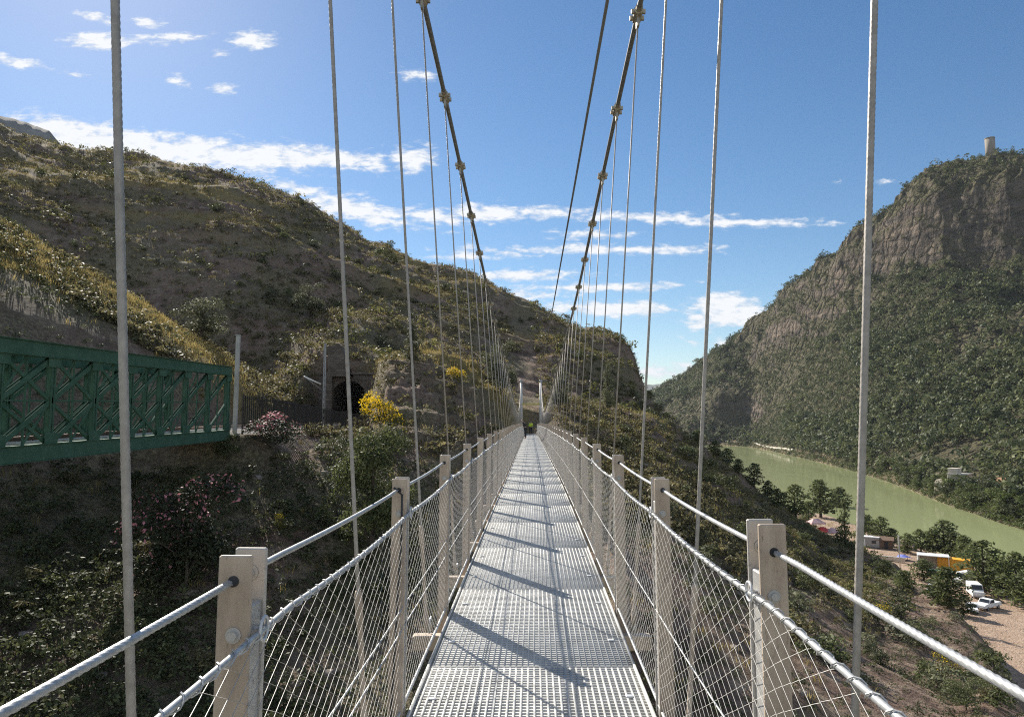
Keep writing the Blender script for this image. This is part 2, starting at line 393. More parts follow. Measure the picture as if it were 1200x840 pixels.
# ------------------------------------------------------------------ terrain lofts
class Loft:
    """columns of (Y,z) knots over u = X/Y; Hermite profile in log Y"""
    def __init__(s, cols, smooth=9, du=0.004):
        cols = sorted(cols, key=lambda c: c[0])
        us = np.array([c[0] for c in cols]); K = len(cols[0][1])
        s.u = np.arange(us[0], us[-1]+du, du)
        s.LY = np.zeros((K, len(s.u))); s.Z = np.zeros((K, len(s.u)))
        ker = np.hanning(smooth+2)[1:-1]; ker /= ker.sum(); pad = smooth//2
        for k in range(K):
            ly = np.interp(s.u, us, [math.log(c[1][k][0]) for c in cols])
            z = np.interp(s.u, us, [c[1][k][1] for c in cols])
            f = lambda a: np.convolve(np.pad(a, pad, mode='edge'), ker, mode='valid')
            s.LY[k] = f(ly); s.Z[k] = f(z)
        s.K = K
    def height(s, X, Y):
        X = np.asarray(X, float); Y = np.asarray(Y, float)
        u = X/Y; ly = np.log(Y)
        L = np.stack([np.interp(u, s.u, s.LY[k]) for k in range(s.K)]); Z = np.stack([np.interp(u, s.u, s.Z[k]) for k in range(s.K)])
        d = (Z[1:]-Z[:-1])/np.maximum(L[1:]-L[:-1], 1e-4)
        mm = np.zeros_like(Z); mm[0] = d[0]; mm[-1] = d[-1]
        a, b = d[:-1], d[1:]
        with np.errstate(divide='ignore', invalid='ignore'):
            hm = np.where(a*b > 0, 2*a*b/(a+b), 0)
        mm[1:-1] = np.nan_to_num(hm)
        out = Z[0].copy(); out = np.where(ly >= L[-1], Z[-1], out)
        for k in range(s.K-1):
            sel = (ly >= L[k]) & (ly < L[k+1]); h = np.maximum(L[k+1]-L[k], 1e-4)
            t = np.clip((ly-L[k])/h, 0, 1)
            v = (2*t**3-3*t**2+1)*Z[k] + (t**3-2*t**2+t)*h*mm[k] + (-2*t**3+3*t**2)*Z[k+1] + (t**3-t**2)*h*mm[k+1]
            out = np.where(sel, v, out)
        return out

def colu(px, knots):
    """knots: (Y,'p',py) or (Y,'z',z)"""
    u = (px-600)/F
    out = []
    for Y, t, q in knots:
        out.append((Y, P(px, q, Y).z if t == 'p' else q))
    return (u, out)

HC = [
 colu(-320, [(5,'z',-14),(17,'z',-13),(26,'z',-9),(34,'z',-2.5),(50,'z',14),(76,'z',27),(92,'z',26),(140,'z',62),(250,'z',140),(320,'z',120)]),
 colu(-150, [(5,'z',-14),(18,'z',-13),(27,'z',-9.5),(38,'z',-3),(55,'z',14),(86,'z',27),(102,'z',25),(145,'z',58),(255,'z',125),(330,'z',105)]),
 colu(0,    [(5,'z',-14),(20,'z',-14),(30,'z',-11),(44,'z',-3.2),(58,'p',350),(94,'p',284),(108,'z',22),(150,'p',222),(260,'p',194),(340,'z',90)]),
 colu(75,   [(5,'z',-14),(21,'z',-14),(31,'z',-11),(49,'z',-3.0),(62,'p',378),(95,'p',322),(110,'z',17),(150,'p',250),(250,'p',203),(340,'z',80)]),
 colu(150,  [(5,'z',-14),(22,'z',-14),(32,'z',-11),(54,'z',-2.2),(65,'p',402),(96,'p',362),(110,'z',12),(150,'p',268),(240,'p',204),(340,'z',70)]),
 colu(230,  [(5,'z',-14),(22,'z',-15),(34,'z',-11),(56,'z',-1.2),(70,'p',434),(97,'p',406),(110,'z',8),(140,'p',310),(232,'p',221),(340,'z',60)]),
 colu(275,  [(5,'z',-14),(22,'z',-15),(36,'z',-11),(57,'z',-0.7),(74,'p',462),(98,'p',432),(110,'z',6),(135,'p',335),(228,'p',230),(340,'z',55)]),
 colu(340,  [(5,'z',-14),(22,'z',-15),(38,'z',-11),(63,'z',-0.3),(86,'z',0.5),(100,'p',462),(112,'z',10),(135,'p',362),(225,'p',248),(340,'z',45)]),
 colu(385,  [(5,'z',-14),(22,'z',-16),(40,'z',-11),(66,'z',-0.2),(98,'z',0.6),(105,'p',430),(114,'z',14),(138,'p',368),(222,'p',270),(340,'z',40)]),
 colu(425,  [(5,'z',-14),(22,'z',-16),(42,'z',-11),(66,'p',525),(90,'z',0.4),(104,'p',447),(116,'z',15),(140,'p',372),(220,'p',291),(340,'z',36)]),
 colu(450,  [(5,'z',-14),(22,'z',-17),(43,'z',-11),(63,'p',540),(70,'p',514),(93,'p',432),(106,'z',8),(140,'p',375),(218,'p',303),(340,'z',34)]),
 colu(500,  [(5,'z',-15),(22,'z',-17),(44,'z',-11),(64,'p',548),(72,'p',508),(98,'p',424),(110,'z',8.5),(140,'p',390),(214,'p',322),(340,'z',30)]),
 colu(550,  [(5,'z',-15),(23,'z',-18),(45,'z',-12),(68,'p',548),(77,'p',506),(101,'p',440),(112,'z',7),(140,'p',400),(210,'p',330),(340,'z',26)]),
 colu(600,  [(5,'z',-16),(23,'z',-19),(46,'z',-13),(78,'p',545),(90,'p',507),(104,'p',478),(114,'z',4),(140,'p',425),(206,'p',352),(340,'z',22)]),
 colu(640,  [(5,'z',-16),(23,'z',-20),(46,'z',-14),(82,'p',550),(93,'p',508),(106,'p',485),(116,'z',3),(140,'p',432),(203,'p',372),(340,'z',18)]),
 colu(680,  [(5,'z',-16),(24,'z',-20),(46,'z',-14),(80,'p',560),(96,'p',512),(110,'p',487),(120,'z',3),(142,'p',440),(200,'p',391),(340,'z',10)]),
 colu(720,  [(5,'z',-17),(24,'z',-21),(47,'p',705),(75,'p',585),(97,'p',523),(118,'p',488),(130,'z',3),(150,'p',450),(186,'p',398),(300,'z',-6)]),
 colu(738,  [(5,'z',-17),(24,'z',-21),(47,'p',712),(74,'p',590),(98,'p',527),(122,'p',488),(132,'z',3),(152,'p',455),(182,'p',408),(290,'z',-10)]),
 colu(749,  [(5,'z',-17),(24,'z',-21),(47,'p',716),(74,'p',592),(99,'p',530),(124,'p',488),(134,'z',2.5),(154,'p',468),(182,'p',440),(280,'z',-15)]),
 colu(760,  [(5,'z',-17),(24,'z',-21),(47,'p',720),(74,'p',596),(100,'p',532),(126,'p',490),(136,'z',2),(156,'p',476),(184,'p',476),(270,'z',-22)]),
 colu(780,  [(5,'z',-17),(24,'z',-21),(47,'p',724),(73,'p',605),(102,'p',540),(135,'p',495),(150,'z',-1),(165,'z',-3),(195,'z',-9),(300,'z',-37)]),
 colu(800,  [(5,'z',-17),(24,'z',-22),(47,'p',735),(72,'p',618),(105,'p',556),(148,'p',514),(160,'z',-5),(185,'z',-12),(230,'z',-26),(330,'z',-39)]),
 colu(850,  [(5,'z',-18),(24,'z',-23),(46,'p',765),(71,'p',655),(110,'p',585),(155,'p',556),(170,'z',-15),(200,'z',-22),(240,'z',-30),(330,'z',-40)]),
 colu(900,  [(5,'z',-18),(24,'z',-24),(45,'p',792),(70,'p',688),(113,'p',620),(160,'p',597),(180,'z',-23),(220,'z',-29),(270,'z',-33),(340,'z',-40)]),
 colu(960,  [(5,'z',-18),(24,'z',-24),(45,'p',818),(70,'p',724),(112,'p',660),(152,'p',640),(175,'z',-30.5),(215,'z',-31.5),(258,'z',-33),(310,'z',-40)]),
 colu(1020, [(5,'z',-18),(24,'z',-25),(44,'p',845),(70,'p',755),(108,'p',678),(135,'p',662),(152,'z',-31.3),(190,'z',-31.8),(216,'z',-32.5),(240,'z',-39)]),
 colu(1065, [(5,'z',-18),(24,'z',-25),(43,'p',865),(66,'p',778),(100,'p',696),(113,'p',686),(130,'z',-31.3),(165,'z',-31.8),(196,'z',-32.5),(214,'z',-39)]),
 colu(1100, [(5,'z',-18),(24,'z',-25),(42,'p',880),(63,'p',795),(88,'p',714),(95,'p',711),(112,'z',-31.3),(150,'z',-31.8),(180,'z',-32.5),(196,'z',-39)]),
 colu(1140, [(5,'z',-18),(22,'z',-24),(40,'p',890),(58,'p',812),(78,'p',758),(84,'p',758),(98,'z',-31.3),(135,'z',-31.8),(165,'z',-32.5),(180,'z',-39)]),
 colu(1200, [(5,'z',-18),(21,'z',-24),(36,'p',940),(50,'p',872),(60,'p',876),(64,'p',878),(76,'z',-31.3),(110,'z',-31.8),(140,'z',-32.5),(154,'z',-39)]),
 colu(1320, [(5,'z',-18),(19,'z',-24),(30,'z',-23),(40,'z',-23),(50,'z',-23),(54,'z',-24),(62,'z',-31.3),(90,'z',-31.8),(118,'z',-32.5),(130,'z',-39)]),
 colu(1520, [(5,'z',-18),(17,'z',-24),(24,'z',-24),(30,'z',-24),(38,'z',-24),(42,'z',-25),(50,'z',-31.3),(70,'z',-31.8),(92,'z',-32.5),(104,'z',-39)]),
]
HILL = Loft(HC, 7, 0.004)
RX = -24.6                                       # railway axis
def rail_z(Y): return 0.62 + 0.004*(Y-56)
def sstep(a, b, x):
    t = np.clip((x-a)/(b-a), 0, 1); return t*t*(3-2*t)
def hill_z(X, Y):
    X = np.asarray(X, float); Y = np.asarray(Y, float)
    z = HILL.height(X, Y)
    # weathered relief: ledges dipping to the right plus gullies
    yard = sstep(-30.2, -31.0, z)*sstep(20, 40, X)
    amp = np.clip(Y/130, 0.25, 1.5)*(1-yard)
    s = X*0.30 + z*1.0
    led = fbm(X*0.05+3, Y*0.05, s*0.12, 4)
    z = z + amp*(1.7*ridged(X*0.045, Y*0.06, 3.1, 4)-0.6 + 1.3*led + 0.6*fbm(X*0.35, Y*0.35, 1.7, 4) + 0.10*fbm(X*1.6, Y*1.6, 0.2, 3))
    st = np.mod(s + 2.2*fbm(X*0.06, Y*0.06, 8.8, 3), 3.4)/3.4
    z = z + amp*0.9*(sstep(0.0, 0.35, st) - st)*sstep(64, 72, Y)*(1-yard)
    s2 = np.mod(s*0.8 + 3.0*fbm(X*0.03, Y*0.03, 2.8, 4), 5.6)/5.6
    z = z + 2.6*(sstep(0.0, 0.30, s2) - s2)*sstep(100, 130, Y)*(1-yard)*np.clip(0.5+1.6*fbm(X*0.04, Y*0.04, 1.9, 3), 0, 1.3)
    pxx = 600+F*X/Y
    w = sstep(425, 450, pxx)*(1-sstep(600, 660, pxx))*sstep(64, 70, Y)*(1-sstep(98, 106, Y))
    z = z + w*(2.0*ridged(X*0.20+z*0.1, Y*0.20, z*0.15, 4)-0.4+0.6*fbm(X*0.9, Y*0.9, 1.1, 3))
    s3 = np.mod(z+0.12*X+0.7*fbm(X*0.15, Y*0.15, 3.9, 3), 1.9)/1.9
    z = z + w*1.0*(sstep(0.0, 0.28, s3)-s3)
    z = z + yard*0.12*fbm(X*0.2, Y*0.2, 4.4, 4)
    # railway bench beyond the truss
    w = (1-sstep(4.0, 6.5, np.abs(X-RX-0.4)))*sstep(55.5, 57, Y)*(1-sstep(105.8, 106.3, Y))
    z = z*(1-w) + w*(rail_z(Y)-0.25)
    w = (1-sstep(5.5, 9.0, np.abs(X-RX-0.9)))*sstep(105.9, 107.1, Y)*(1-sstep(109, 118, Y))
    z = np.maximum(z, z*(1-w)+w*(9.3+np.clip(Y-105, 0, 40)*0.45+0.5*fbm(X*0.4, Y*0.4, 3.3, 3)))
    # gorge below the truss
    w = (1-sstep(6.0, 9.0, np.abs(X-RX)))*(1-sstep(52.5, 55.5, Y))
    z = np.where(w > 0, np.minimum(z, z*(1-w)+w*(-2.2)), z)
    # footbridge passage
    w = (1-sstep(1.5, 4.5, np.abs(X-(0.03+0.0264*Y))))
    lim = -0.55 + 1.5*sstep(93.5, 100, Y) + 60*sstep(99, 112, Y)
    z = np.where(w > 0, np.minimum(z, z*(1-w) + w*np.minimum(z, lim)), z)
    return z
def hz(x, y): return float(hill_z(np.array([x]), np.array([y]))[0])

def grid_sheet(name, fn, us, Ys, mat, attrs=None, hole=None):
    U, YY = np.meshgrid(us, Ys)
    X = U*YY; Z = fn(X, YY)
    V = np.stack([X, YY, Z], -1).reshape(-1, 3)
    n, m = U.shape
    idx = np.arange(n*m).reshape(n, m)
    Q = np.stack([idx[:-1, :-1], idx[:-1, 1:], idx[1:, 1:], idx[1:, :-1]], -1).reshape(-1, 4)
    if hole is not None:
        c = V[Q].mean(1); Q = Q[~hole(c)]
    me = np_mesh(name, V, Q, mat, smooth=True)
    if attrs:
        # normal slope estimate
        dzx = np.gradient(Z, axis=1)/np.maximum(np.abs(np.gradient(X, axis=1)), 1e-3)
        for an, fa in attrs.items():
            a = me.attributes.new(an, 'FLOAT', 'POINT')
            a.data.foreach_set('value', fa(X, YY, Z).astype(np.float32).ravel())
    return me, (X, YY, Z)

def a_straw(X, Y, Z):
    px = 600+F*X/Y
    n = fbm(X*0.12, Y*0.12, 2.2, 4)
    # grassy crest of the spur behind the truss
    k = np.interp(px, [-100, 0, 150, 265, 330], [66, 70, 74, 80, 92])
    m = sstep(k-10, k-3, Y)*(1-sstep(k+22, k+32, Y))*(1-sstep(280, 330, px))
    m2 = sstep(420, 450, px)*(1-sstep(590, 640, px))*sstep(88, 93, Y)*(1-sstep(104, 110, Y))
    m3 = (1-sstep(640, 720, px))*sstep(140, 170, Y)*sstep(0.0, 0.35, fbm(X*0.05+0.3*Z*0.1, Y*0.03, Z*0.25, 4))*0.75
    return np.clip(np.maximum(np.maximum(m, m2)*sstep(-0.35, 0.1, n), m3), 0, 1)
def a_sand(X, Y, Z):
    px = 600+F*X/Y
    w = sstep(-29.6, -30.8, Z)*sstep(25, 45, X)*sstep(-0.75, -0.35, fbm(X*0.08, Y*0.08, 6, 3)+0.25)
    w = w*sstep(-38, -35, Z)
    # pale foot track on the slope beyond the bridge
    return np.clip(w, 0, 1)
def a_veg(X, Y, Z):
    px = 600+F*X/Y
    return np.clip(1.0 - 0.75*sstep(640, 800, px)*(1-sstep(85, 120, Y)), 0, 1)

us = np.concatenate([np.arange(-1.1, -0.76, 0.006), np.arange(-0.76, 0.76, 0.0021), np.arange(0.76, 1.1, 0.006)])
Ys = np.sort(np.concatenate([np.exp(np.linspace(math.log(5.0), math.log(345), 640)), np.linspace(105.7, 107.5, 26), np.linspace(64, 106, 90)]))
def tunnel_hole(c): return (np.abs(c[:, 0]-(RX+0.9)) < 2.7) & (c[:, 1] > 105.3) & (c[:, 1] < 109) & (c[:, 2] < 7.3)
hill_me, HG = grid_sheet('hillside', hill_z, us, Ys, M['hill'], {'straw': a_straw, 'sand': a_sand, 'veg': a_veg}, tunnel_hole)
hill = tag(link('hillside', hill_me), 'brown scrubby hillside and ravine slopes under the footbridge', 'hillside', kind='structure')

# ---- mountain across the river
WATER = -36.0
shore = [(840, 521), (880, 524), (920, 533), (960, 542), (1000, 553), (1040, 566), (1075, 580), (1120, 598), (1160, 612), (1200, 624), (1300, 655), (1500, 700)]
def shoreY(px):
    py = np.interp(px, [s[0] for s in shore], [s[1] for s in shore]); return Pz(px, py, WATER).y
def mcol(px, ks):
    s = shoreY(px) if px >= 840 else 990.0
    kn = [(s-40, 'z', -41), (s-2, 'z', WATER-0.6), (s+14, 'z', WATER+4.0)] + ks
    return colu(px, kn)
MC = [
 mcol(560, [(1150,'z',-30),(1250,'z',-25),(1400,'z',-15),(1500,'z',-10),(1650,'z',-5),(1800,'z',0),(2000,'z',-5),(2400,'z',-30)]),
 mcol(740, [(1100,'z',-30),(1180,'z',-20),(1260,'z',-2),(1320,'p',487),(1380,'p',480),(1430,'p',474),(1480,'p',471),(2000,'z',-20)]),
 mcol(768, [(1070,'z',-30),(1150,'p',502),(1220,'p',490),(1280,'p',478),(1330,'p',472),(1370,'p',466),(1420,'p',461),(2000,'z',0)]),
 mcol(800, [(1060,'z',-28),(1100,'p',496),(1160,'p',480),(1200,'p',468),(1240,'p',462),(1290,'p',450),(1340,'p',440),(1900,'z',20)]),
 mcol(840, [(1040,'z',-26),(1060,'p',492),(1075,'p',462),(1120,'p',450),(1150,'p',438),(1190,'p',424),(1240,'p',416),(1800,'z',60)]),
 mcol(880, [(1000,'z',-26),(1030,'p',494),(1045,'p',462),(1090,'p',435),(1110,'p',415),(1140,'p',397),(1170,'p',389),(1700,'z',100)]),
 mcol(920, [(760,'z',-26),(860,'p',492),(940,'p',450),(1000,'p',400),(1012,'p',378),(1040,'p',360),(1060,'p',352),(1600,'z',150)]),
 mcol(945, [(690,'z',-26),(790,'p',492),(880,'p',440),(950,'p',392),(962,'p',372),(985,'p',345),(1000,'p',324),(1500,'z',160)]),
 mcol(1000, [(550,'z',-28),(640,'p',496),(740,'p',430),(850,'p',372),(880,'p',345),(896,'p',300),(920,'p',289),(1400,'z',180)]),
 mcol(1040, [(470,'z',-28),(560,'p',500),(680,'p',430),(800,'p',360),(836,'p',336),(856,'p',278),(880,'p',262),(1300,'z',190)]),
 mcol(1085, [(400,'z',-28),(490,'p',505),(620,'p',425),(740,'p',355),(786,'p',325),(808,'p',240),(840,'p',213),(1200,'z',200)]),
 mcol(1110, [(375,'z',-28),(460,'p',508),(590,'p',422),(715,'p',350),(762,'p',325),(786,'p',230),(825,'p',199),(1200,'z',210)]),
 mcol(1160, [(330,'z',-28),(420,'p',512),(550,'p',420),(680,'p',350),(730,'p',325),(756,'p',225),(800,'p',197),(1150,'z',215)]),
 mcol(1200, [(300,'z',-28),(390,'p',515),(520,'p',418),(655,'p',350),(705,'p',318),(730,'p',218),(780,'p',193),(1150,'z',215)]),
 mcol(1320, [(250,'z',-28),(330,'p',525),(460,'p',415),(600,'p',340),(650,'p',305),(675,'p',210),(730,'p',180),(1100,'z',215)]),
 mcol(1520, [(210,'z',-28),(270,'p',540),(400,'p',410),(530,'p',330),(580,'p',290),(600,'p',195),(650,'p',165),(1000,'z',215)]),
]
MT = Loft(MC, 7, 0.004)
def mtn_z(X, Y):
    X = np.asarray(X, float); Y = np.asarray(Y, float)
    z = MT.height(X, Y)
    k = np.clip((z-WATER-3)/40, 0, 1)
    z = z + k*(11*(ridged(X*0.010, Y*0.010, 1.2, 5)-0.25) + 6*fbm(X*0.03, Y*0.03, z*0.03, 5))
    z = z + np.clip((z-60)/60, 0, 1)*(20.0*ridged(X*0.016, Y*0.016, z*0.010, 4)-5.5) + np.clip((z-60)/60, 0, 1)*4.0*ridged(X*0.05+z*0.03, Y*0.05, z*0.035, 3)
    st = np.mod(z*1.0 + X*0.18 + 26*fbm(X*0.012, Y*0.012, 3.3, 4), 31)/31
    z = z + np.clip((z-20)/50, 0, 1)*7*(sstep(0.0, 0.35, st)-st)*np.clip(0.4+1.5*fbm(X*0.02, Y*0.02, 9.1, 3), 0, 1.2)
    z = z + np.clip((z-WATER)/4, 0, 1)*0.9*fbm(X*0.12, Y*0.12, 5.5, 4)
    return z
def m_sand(X, Y, Z):
    return sstep(WATER+9, WATER+5, Z)*sstep(-0.3, 0.3, fbm(X*0.03, Y*0.03, 1, 4))*0.7
usm = np.concatenate([np.arange(-0.05, 0.19, 0.004), np.arange(0.19, 0.76, 0.0011), np.arange(0.76, 1.1, 0.006)])
Ysm = np.exp(np.linspace(math.log(170), math.log(2000), 760))
Ysm = np.sort(np.concatenate([Ysm, np.linspace(690.3, 1000.7, 420)]))
mt_me, MG = grid_sheet('mountain', mtn_z, usm, Ysm, M['mountain'], {'sand': m_sand})
tag(link('mountain', mt_me), 'steep forested mountain with grey rock cliffs across the river', 'mountain', kind='structure')

# ---- water
def mat_water():
    m, nt, b = new_mat('river_water')
    v = coords(nt, 'Object')
    n = noise_n(nt, 0.012, 6, 0.6, coords(nt, 'Object', (2.2, 0.6, 1)), 0.6)
    r = ramp(nt, n.outputs['Fac'], [(0.25, (0.278, 0.305, 0.150)), (0.75, (0.298, 0.322, 0.162))])
    nt.links.new(r.outputs['Color'], b.inputs['Base Color'])
    nr = noise_n(nt, 0.03, 5, 0.6, coords(nt, 'Object', (2.0, 0.5, 1)), 0.8)
    rr = nt.nodes.new('ShaderNodeMapRange'); nt.links.new(nr.outputs['Fac'], rr.inputs['Value'])
    rr.inputs['From Min'].default_value = 0.35; rr.inputs['From Max'].default_value = 0.65; rr.inputs['To Min'].default_value = 0.06; rr.inputs['To Max'].default_value = 0.12
    nt.links.new(rr.outputs['Result'], b.inputs['Roughness']); b.inputs['Specular IOR Level'].default_value = 0.5; b.inputs['IOR'].default_value = 1.33
    n2 = noise_n(nt, 1.6, 3, 0.5, v); bump(nt, b, n2.outputs['Fac'], 0.08, 0.06)
    return m
M['water'] = mat_water()
MB().quad((-200, 100, WATER), (900, 100, WATER), (1200, 1250, WATER), (-200, 1250, WATER)).build('river', M['water'])
tag(bpy.data.objects['river'], 'calm green river winding along the foot of the mountain', 'river', kind='structure')
M['plain'] = mat_var('far_ground', (0.10, 0.09, 0.05), (0.18, 0.16, 0.10), 0.01, 0.95, 0, 0)
MB().quad((-6000, -600, -46), (6000, -600, -46), (6000, 9000, -46), (-6000, 9000, -46)).build('ground', M['plain'])
tag(bpy.data.objects['ground'], 'low ground stretching away beneath the hills', 'ground', kind='structure')

# ---- distant hills (real ridges far away)
def far_ridge(name, label, pts, Y, depth, base_z, seed, mat):
    xs = np.linspace(pts[0][0], pts[-1][0], 160); py = np.interp(xs, [p[0] for p in pts], [p[1] for p in pts])
    top = np.array([P(a, b, Y) for a, b in zip(xs, py)])
    top[:, 2] += Y*0.0022*fbm(xs*0.06+seed, xs*0.0, 0.5, 5)
    rows = []
    for t in np.linspace(0, 1, 30):
        yy = Y - depth*(1-t); X = top[:, 0]*(1+0.0*t); z = base_z+(top[:, 2]-base_z)*(t**0.8)
        z = z + depth*0.05*fbm(X*0.004+seed, yy*0.004*np.ones_like(X), t*3, 5)*t*(1-t*0.8)
        rows.append(np.stack([X, np.full_like(X, yy), z], 1))
    for t in (0.4, 1.0):
        rows.append(np.stack([top[:, 0], np.full(len(xs), Y+depth*t), top[:, 2]+(base_z-top[:, 2])*t], 1))
    V = np.concatenate(rows); n = len(rows); m = len(xs); idx = np.arange(n*m).reshape(n, m)
    Q = np.stack([idx[:-1, :-1], idx[:-1, 1:], idx[1:, 1:], idx[1:, :-1]], -1).reshape(-1, 4)
    return tag(link(name, np_mesh(name, V, Q, mat, True)), label, 'hills', kind='structure')
M['farhill'] = mat_var('far_hill', (0.07, 0.075, 0.05), (0.14, 0.13, 0.09), 0.01, 0.95, 0, 0)
M['farrock'] = mat_var('far_rock', (0.14, 0.135, 0.125), (0.27, 0.255, 0.23), 0.02, 0.95, 0, 0.6, 8.0)
far_ridge('distant_mountain', 'grey rocky mountain rising behind the left hill', [(-200, 150), (-60, 128), (0, 137), (35, 144), (58, 152), (72, 170), (120, 250)], 2600, 1000, -40, 2.0, M['farrock'])
far_ridge('distant_hills', 'faint blue hills far down the valley in the gap', [(640, 470), (700, 462), (740, 452), (758, 450), (775, 449), (800, 455), (850, 468)], 8200, 1200, -46, 5.0, M['farhill'])

# ================================================================== FOOTBRIDGE
def bx(d): return -0.005 + 0.0268*d + 0.05*min(1, max(0, (d-4)/14))*max(0, 1-(max(d, 18)-18)/75)
def dz(d): return 0.09-(max(d, 16)-16)**2/77**2*0.50 if d > 16 else 0.09-((16-max(d, 4))/12)**2*0.09
D0, D1, STEP = -1.3, 93.2, 2.1
bridge = empty('suspension_footbridge', (0, 0, 0))
tag(bridge, 'long steel suspension footbridge with a pale grating deck and mesh sides', 'bridge')
HALF = 0.70
# deck panels: real bar grating
def deck_panel(a, b, i):
    V = []; Q = []
    def add_boxes(c, h):      # centres Nx3 local (lateral, along, up), half sizes
        c = np.asarray(c, float); h = np.broadcast_to(np.asarray(h, float), c.shape)
        sg = np.array([(-1,-1,-1),(1,-1,-1),(1,1,-1),(-1,1,-1),(-1,-1,1),(1,-1,1),(1,1,1),(-1,1,1)], float)
        v = c[:, None, :]+sg[None]*h[:, None, :]
        base = sum(len(x) for x in V)
        f = np.array([(0,3,2,1),(4,5,6,7),(0,1,5,4),(1,2,6,5),(2,3,7,6),(3,0,4,7)])
        Q.append((base + np.arange(len(c))[:, None, None]*8 + f[None]).reshape(-1, 4)); V.append(v.reshape(-1, 3))
    L = b-a-0.006; m = (a+b)/2
    near = a < 30
    p = 0.0405
    xs = np.arange(-HALF+0.03, HALF-0.02, p)
    add_boxes(np.stack([xs, np.zeros_like(xs), np.full_like(xs, -0.013)], 1), (0.0060, L/2, 0.012))
    q = 0.041 if a < 50 else 0.082
    ys = np.arange(-L/2+0.017, L/2-0.004, q)
    add_boxes(np.stack([np.zeros_like(ys), ys, np.full_like(ys, -0.0133)], 1), (HALF-0.008, 0.0092 if a < 50 else 0.018, 0.0115))
    add_boxes([(-HALF, 0, -0.012), (HALF, 0, -0.012)], (0.007, L/2, 0.030))
    add_boxes([(0, -L/2+0.004, -0.012), (0, L/2-0.004, -0.012)], (HALF-0.010, 0.0025, 0.0135))
    V = np.concatenate(V); Q = np.concatenate(Q)
    d = m+V[:, 1]
    X = np.array([bx(t) for t in d])+V[:, 0]; Z = np.array([dz(t) for t in d])+V[:, 2]
    o = link('deck_panel', np_mesh('deck_panel', np.stack([X, d, Z], 1), Q, M['grate']), bridge)
    # two stiffening bearers below each panel
    mb = MB()
    for lx in (-0.33, 0.33):
        mb.bar((bx(a)+lx, a+0.01, dz(a)-0.085), (bx(b)+lx, b-0.01, dz(b)-0.085), 0.05, 0.10)
    mb.build('bearer', M['postside'], o)
    if a < 20:
        for yy in (0.25, 0.75):
            for lx in (-0.60, 0.60):
                t = a+(b-a)*yy+0.03*lx
                MB().bbox((bx(t)+lx, t, dz(t)+0.004), (0.045, 0.035, 0.010), 0.004).build('fixing_clip', M['galv'], o)
nd = int(round((D1-D0)/STEP))
for i in range(nd): deck_panel(D0+i*STEP, D0+(i+1)*STEP, i)

# cross beams with hanger lugs, posts
lean = 0.010
def cross_beam(d):
    x, z = bx(d), dz(d)
    mb = MB(); mb.bbox((x, d, z-0.20), (2.0, 0.10, 0.12), 0.008)
    o = mb.build('cross_beam', M['post'], bridge)
    for s in (-1, 1):
        mb = MB(); mb.tube([(x+s*0.86, d-0.035, z-0.12), (x+s*0.86, d-0.03, z-0.03), (x+s*0.85, d, z+0.0), (x+s*0.86, d+0.03, z-0.03), (x+s*0.86, d+0.035, z-0.12)], 0.011, 8)
        mb.build('hanger_lug', M['galv'], o, True)
def bolt(parent, c, r, axis):
    mb = MB(); a = Vector(c); ax = Vector(axis)
    mb.tube([a, a+ax*0.003], r*1.35, 14); mb.tube([a+ax*0.002, a+ax*0.012], r*0.85, 6)
    mb.build('bolt', M['postside'], parent)
def post(d, s):
    x, z = bx(d)+s*0.775, dz(d)
    lx = s*0.012
    top = 1.345+(0.022 if d < 2.5 and s > 0 else 0)
    def plate(y, t):
        mb = MB(); R = Matrix.Rotation(-lx/1.6 if True else 0, 3, 'Y')
        mb.bbox((x-lx*0.4, y, z+(top-0.30)/2), (0.086, t, top+0.30), 0.006, Matrix.Rotation(math.atan2(-lx, 1.65), 3, 'Y'))
        return mb
    r = plate(d-0.055, 0.016).build('post', M['post'], bridge)
    plate(d+0.055, 0.016).build('rear_plate', M['plate'], r)
    mb = MB(); mb.bbox((x-lx*0.5, d, z+0.505), (0.066, 0.093, 1.41), 0.004, Matrix.Rotation(math.atan2(-lx, 1.65), 3, 'Y'))
    mb.build('filler', M['postside'], r)
    if d < 9:
        mb = MB(); c = Vector((x-lx+s*0.004, d-0.0635, z+1.28))
        mb.tube([c+Vector((0, 0.001, 0)), c-Vector((0, 0.0015, 0))], 0.0145, 16); mb.build('cable_hole', M['dark'], r)
        bolt(r, (x-lx, d-0.0635, z+1.145), 0.015, (0, -1, 0))
        bolt(r, (x-lx, d+0.0465-0.001, z+1.28), 0.016, (0, -1, 0))
    return r
HZ = 1.28; NZ = 1.145
def dpost(k, s): return (1.94 if (k == 0 and s < 0) else (2.34 if k == 0 else 2.14+2.1*k))
NPOST = 43
for k in range(NPOST):
    for s in (-1, 1): post(dpost(k, s), s)
for k in range(NPOST): cross_beam(1.95+2.1*k)

